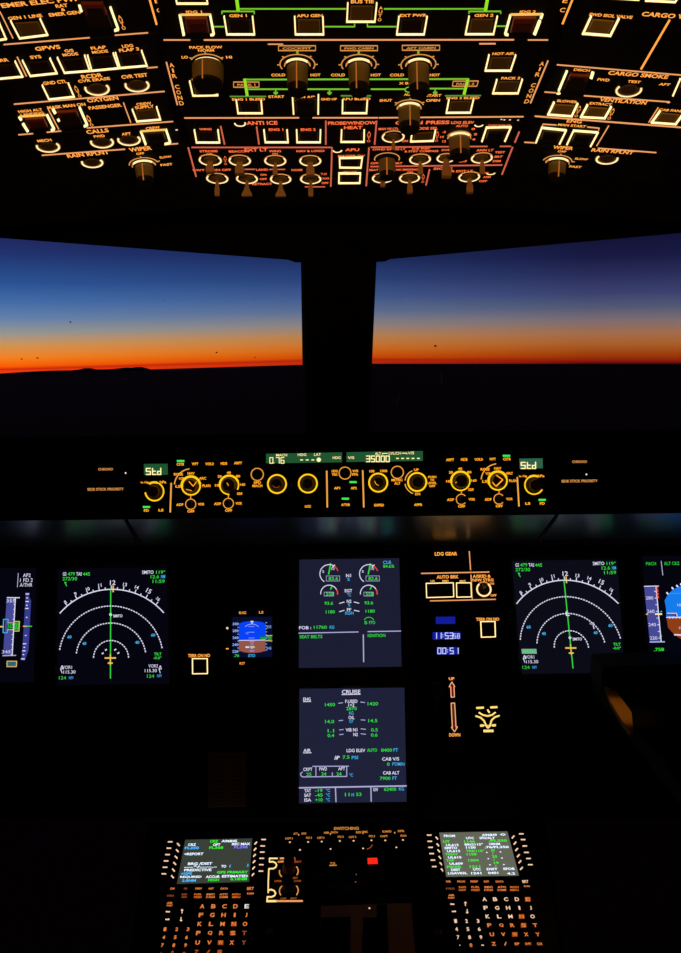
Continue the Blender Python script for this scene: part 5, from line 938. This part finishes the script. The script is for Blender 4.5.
for tx, x, w, c in (('F-PLN', 90, 48, DIM), ('RAD|NAV', 163, 42, KEYB), ('FUEL|PRED', 240, 50, KEYB), ('SEC|F-PLN', 317, 50, KEYT), ('ATC|COMM', 395, 52, KEYT), ('MCDU|MENU', 470, 50, KEYB)): ks.append((tx, *Q(x, 110), 11, 5.6, w / K2, 4.8 if '|' in tx else 2, c))
ks.append(('DIM', *Q(544, 96), 9, 3.6, 34 / K2, 1.6, KEYT)); ks.append(('AIR|PORT', *Q(97, 157), 10, 5.4, 38 / K2, 4.4, KEYT))
for tx, x, y in (('<', 103, 202), ('>', 112, 245), ('^', 180, 200), ('v', 191, 244)): ks.append((tx, *Q(x, y), 9, 5.6, 3, 2, KEYP))
rows = (('ABCDE', 173, (293, 356, 421, 485, 550)), ('FGHIJ', 224, (300, 368, 433, 500, 567)), ('KLMNO', 275, (312, 380, 447, 513, 578)), ('PQRST', 327, (322, 393, 458, 525, 593)), ('UVWXY', 381, (337, 404, 473, 540, 608)))
for s_, y, xs in rows:
    for ch, x in zip(s_, xs):
        blk = ch in 'ENSW'; ks.append((ch, *Q(x, y), 9.6, 7, (4.2 if not blk else 5.6) * (.4 if ch in 'IJ' else 1), 3.8 if not blk else 4.6, KEYB if blk else KEYT if y > 300 else KEYP))
for tx, x, w in (('Z', 348, 4.2), ('/', 417, 3), ('SP', 485, 5), ('OVFY', 552, 6.4), ('CLR', 620, 5.4)): ks.append((tx, *Q(x, 437), 9.6, 7, w, 3.6 if len(tx) < 2 else 2.6, KEYT))
for s_, y, xs in (('123', 302, (122, 187, 255)), ('456', 350, (128, 195, 262)), ('789', 398, (137, 205, 272)), ('.0-', 445, (147, 213, 282))):
    for ch, x in zip(s_, xs): ks.append((ch, *Q(x, y), 9, 6.6, 2.6 if ch != '.' else 1, 3.8 if ch not in '.-' else 1, KEYP if ch != '0' else KEYT))
mcdu('keyboard unit showing a flight plan list that begins FROM, right of the pedestal centre', [(424, 823.5), (436, 960), (560, 960), (541, 821.5)], [(439.3, 832.6), (446.3, 876.7), (518.9, 875.6), (507.3, 831.4)], scr('mcdu_screen_warm', (100, 102, 88)), tl,
     {'ol': [(429.3, 835), (429.9, 841.2), (430.7, 847.3), (431.7, 853.5), (433, 860), (434.4, 866.5)], 'il': [(437, 838), (437.9, 844.7), (438.9, 850.8), (440, 857.4), (441, 863.6), (442.2, 869.8)],
      'ir': [(513.1, 836.9), (515, 843), (516.6, 849.4), (518.3, 855.6), (519.9, 861.7), (521.4, 868.3)], 'or': [(521.4, 833.8), (523.2, 839.5), (524.9, 845.9), (526.5, 852.3), (528.6, 858.4), (530.4, 864.6)]}, ks)

p = Panel(DP, 'switching_panel', 'dark pedestal panel lettered SWITCHING with four rotary knobs in a row', 'control panel', [(279, 823.5), (277, 853), (414, 852), (411, 822.5)], depth=.0041)
AMB = em('switching_amber', (216, 138, 60), .95); p.t('SWITCHING', 346.3, 828.4, 25, 3, AMB)
S_ = lambda x, y: (280 + x / 4.864, 815 + y / 4.864)
for tx, x, y, w in (('ATT', 76, 91, 4.4), ('HDG', 116, 90, 4.6), ('AIR', 226, 86, 6), ('DATA', 265, 84, 7), ('EIS', 382, 84, 5), ('DMC', 413, 82, 6), ('ECAM/ND', 520, 80, 9), ('XFR', 588, 78, 7), ('CAPT 3', 43, 114, 7.6), ('F/O 3', 141, 111, 5.8), ('CAPT 3', 198, 111, 7.2), ('F/O 3', 295, 106, 5.8), ('CAPT 3', 352, 107, 7.4), ('F/O 3', 447, 103, 6), ('CAPT', 506, 103, 7.6), ('F/O', 601, 101, 5.8)): p.t(tx, *S_(x, y), w, 2.1, AMB)
for x, y, g in ((93, 128, ((48, 133), (137, 132), (97, 170))), (247, 124, ((203, 130), (291, 127), (246, 166))), (405, 120, ((358, 126), (445, 124), (404, 163))), (560, 118, ((512, 124), (598, 122), (566, 158)))):
    cx, cy = S_(x, y); P = DP; k = P.su(cx, cy); c = P.at(cx, cy); m = MB(); m.cone(c, P.N, P.V, [(-.001, 5 * k), (.002, 5 * k), (.003, 3.8 * k), (.006, 3.4 * k), (.007, 2.6 * k)], KTIP, 18); o = m.build('rotary_knob', p.root)
    m = MB(); m.stroke(P, [S_(x - 2, y - 36), S_(x - 1, y - 20)], 1, ARC); m.build('pointer_line', o)
    for q in g: p.mark.disc(DP, *S_(*q), .95, KEYP)
p.arc(*S_(415, 140), 7, .8, 280, 350, DIM); p.done()
p = Panel(DP, 'display_brightness_panel', 'pedestal panel with a bright cream edge line and two dark dial scales', 'control panel', [(266.5, 855), (264.5, 903.5), (306, 903), (305.6, 855)], depth=.0041)
B_ = lambda x, y: (255 + x / 11.35, 845 + y / 11.35)
BL = em('edge_cream', (255, 218, 140), 1.15, True); q = lambda *pts, w=1.3, m_=BL: p.mark.stroke(DP, [B_(*a) for a in pts], w, m_, 0, .0005, .3)
q((165, 190), (165, 150), (255, 150)); q((285, 150), (326, 150), w=1.5, m_=LINE); q((165, 190), (205, 188), (232, 200), (245, 225), (235, 250), (210, 266), (158, 268), (150, 420), (150, 540)); q((150, 512), (185, 504), (218, 518), (234, 545), (222, 572), (190, 588), (140, 588), (137, 640), w=1.4); q((132, 636), (240, 635), w=1.9); q((240, 635), (540, 634), w=1.6, m_=LINE)
for cy, a in ((300, ((170, 225), (-30, 40))), (520, ((140, 215), (-35, 40)))):
    for a0, a1 in a: p.arc(*B_(384, cy), 9.4, 1.2, a0, a1, ARC)
    cx, cyy = B_(384, cy - 15); k = DP.su(cx, cyy); m = MB(); m.cone(DP.at(cx, cyy), DP.N, DP.V, [(-.001, 7 * k), (.003, 6.6 * k), (.013, 5.6 * k), (.0145, 4.6 * k)], KRED if cy == 300 else KTIP, 22, flute=.05); m.build('rotary_knob', p.root)
for tx, x, y, w in (('OFF', 292, 190, 6), ('BRT', 488, 190, 7), ('UPPER', 262, 410, 7.4), ('BRT', 460, 374, 5), ('LOWER', 484, 408, 7.4), ('OFF', 322, 608, 6), ('BRT', 440, 606, 6.4)): p.t(tx, *B_(x, y), w, 2, TXT if x < 330 and y < 200 else DIM)
q((450, 140), (456, 170), w=1.2, m_=DIM); p.mark.disc(DP, *B_(510, 57), 1, KEYP); p.done()
p = Panel(DP, 'warning_control_panel', 'pedestal panel with one button glowing bright red', 'control panel', [(307, 854), (306.6, 903), (420, 901.5), (416, 853)], depth=.0041)
p.t('T.O', 332.6, 863.4, 5, 2.4, AMB); p.ln((329.4, 865.4), (336.4, 865.2), w=.8, mat=AMB)
b = None; m = MB(); m.quadrim(DP, [(366.6, 857.2), (366.8, 864.8), (379.2, 864.4), (378.6, 856.8)], -.001, .0014, .0005, KTIP); b = m.build('push_button', p.root)
m = MB(); m.prism(DP, [(367.6, 858), (367.8, 864), (377.8, 863.7), (377.2, 857.7)], .001, .0018, REDL); m.build('red_lens', b, 'red glowing lens')
for i in range(12):
    x, y = 316 + (i % 6) * 17, 874 + (i // 6) * 14; m = MB(); m.quadrim(DP, [(x - 6, y - 4.4), (x - 6.2, y + 4.4), (x + 6.2, y + 4.4), (x + 6, y - 4.4)], -.001, .002, .0005, KTIP); m.build('push_button', p.root)
p.mark.disc(DP, 355.6, 874.6, .8, KEYP); p.mark.disc(DP, 355.6, 882, .8, DIM); p.done()
QB = pr('quadrant_brown', (.52, .24, .11), .6)
p = Panel(DP, 'throttle_quadrant', 'brown lit cover plate with dark slots at the bottom of the pedestal', 'throttle quadrant', [(321, 905.5), (319.5, 958), (416, 958), (411.5, 902.5)], depth=.0041, mat=QB); p.done()
def lever(pts, gx, gy, lab):
    r = thing('thrust_lever', lab, 'lever', DP.at(gx, gy, .0), 'thrust levers'); m = MB(); m.prism(DP, pts, .0002, .02, SHELL); m.build('arm', r)
    m = MB(); c = DP.at(gx, gy, .022); m.cone(c - DP.U * .009, DP.U, DP.N, [(0, .008), (.002, .011), (.016, .011), (.018, .008)], SHELL, 18); m.build('grip', r); return r
lever([(321, 917.5), (319.6, 960), (349.5, 960), (350.5, 917)], 336, 935, 'black thrust lever in the slot left of the T-shaped brown plate')
r_ = lever([(363, 917.6), (362, 960), (389, 960), (387, 904.4), (376.6, 904.4), (376.6, 917.4)], 375, 937, 'black thrust lever in the slot with a tiny white dot at its top')
m = MB(); m.disc(DP, 369.4, 919.2, 1.0, KEYP, .0203); m.build('indicator_dot', r_)
def handle(x, y, lab, name, glint):
    r = thing(name, lab, 'lever', DP.at(x, y, 0)); c = DP.at(x, y, 0); k = DP.su(x, y); m = MB(); m.cone(c, DP.N, DP.U, [(0, 2.6 * k), (.016, 2.2 * k)], KTIP, 12); m.build('shaft', r)
    m = MB(); m.cone(c + DP.N * .016, DP.N, DP.U, [(0, 3 * k), (.002, 4.4 * k), (.009, 4.6 * k), (.012, 3.2 * k)], pr('satin_knob', (.09, .05, .04), .28, .2), 20); m.build('knob', r, smooth=True); return r
handle(270, 946, 'small dark speed brake lever knob beside the left keyboard', 'speed_brake_lever', 0); m = MB()
p.root  # quadrant stays as built
handle(437, 946, 'small dark flap lever knob with a faint shiny edge beside the right keyboard', 'flap_lever', 1)

# ================================================================== first officer's tray table and the case on it
TZ = CAM.z - .42
def onz(px, py): d = ray(px, py); return CAM + d * ((TZ - CAM.z) / d.z)
c0 = onz(591.5, 675); x0, y1 = c0.x, c0.y
TB = pr('tray_black', (.004, .004, .004), .7, 0, .1); TS = pr('tan_gleam', (.50, .27, .05), .6, 0, .3)
t = thing('tray_table', 'black pull-out tray table at the right with a tan lit pad along its edge', 'table', Vector((x0 + .2, y1 - .25, TZ - .02)))  # the tan lit pad is the brown gleam built as a shape
m = MB(); box(m, (x0, y1 - .55, TZ - .02), (x0 + .42, y1, TZ), TB); m.build('table_top', t)
m = MB(); pts = [onz(604.5, 690), onz(609.5, 705), onz(622, 726), onz(630, 736), onz(633, 734.5), onz(631.5, 717), onz(617, 697)]; m.loft([[p_ for p_ in reversed(pts)], [p_ + Vector((0, 0, .006)) for p_ in reversed(pts)]], TS); m.build('pad', t, 'tan pad')  # the brown gleam is built as a thin tan-coloured shape
m = MB(); box(m, (x0 + .18, y1 - .03, .0), (x0 + .24, y1 + .02, TZ - .02), TB); m.build('support', t)
cs = pr('case_black', (.007, .007, .008), .6, 0, .2); m = MB(); n = 8; H = onz(591.5, 675); 
z1 = CAM.z + (H.y) * 0; top = []
dd = ray(600, 653.4); zt = (CAM + dd * ((y1 - .005 - CAM.y) / dd.y)).z; xl = (CAM + ray(590.5, 662) * ((y1 - .005) / ray(590.5, 662).y)).x
prof = [(xl, TZ + .001), (xl, zt - .006)] + [(xl + .006 - .006 * math.cos(R(a)), zt - .006 + .006 * math.sin(R(a))) for a in (30, 60, 90)] + [(xl + .30, zt + .006), (xl + .306, zt), (xl + .306, TZ + .001)]
m.loft([[Vector((x, y1 - .06, z)) for x, z in prof], [Vector((x, y1 - .005, z)) for x, z in prof]], cs)
tag(m.build('case'), 'flat black case standing at the far end of the tray table', 'case')
ct = onz(620, 715); spot('gleam_fill_spot', (ct.x + .05, ct.y - .10, ct.z + .42), (ct.x, ct.y, ct.z), 13, 1.5, (255, 182, 80), .6)  # unseen spot added only to light up the tan gleam shape
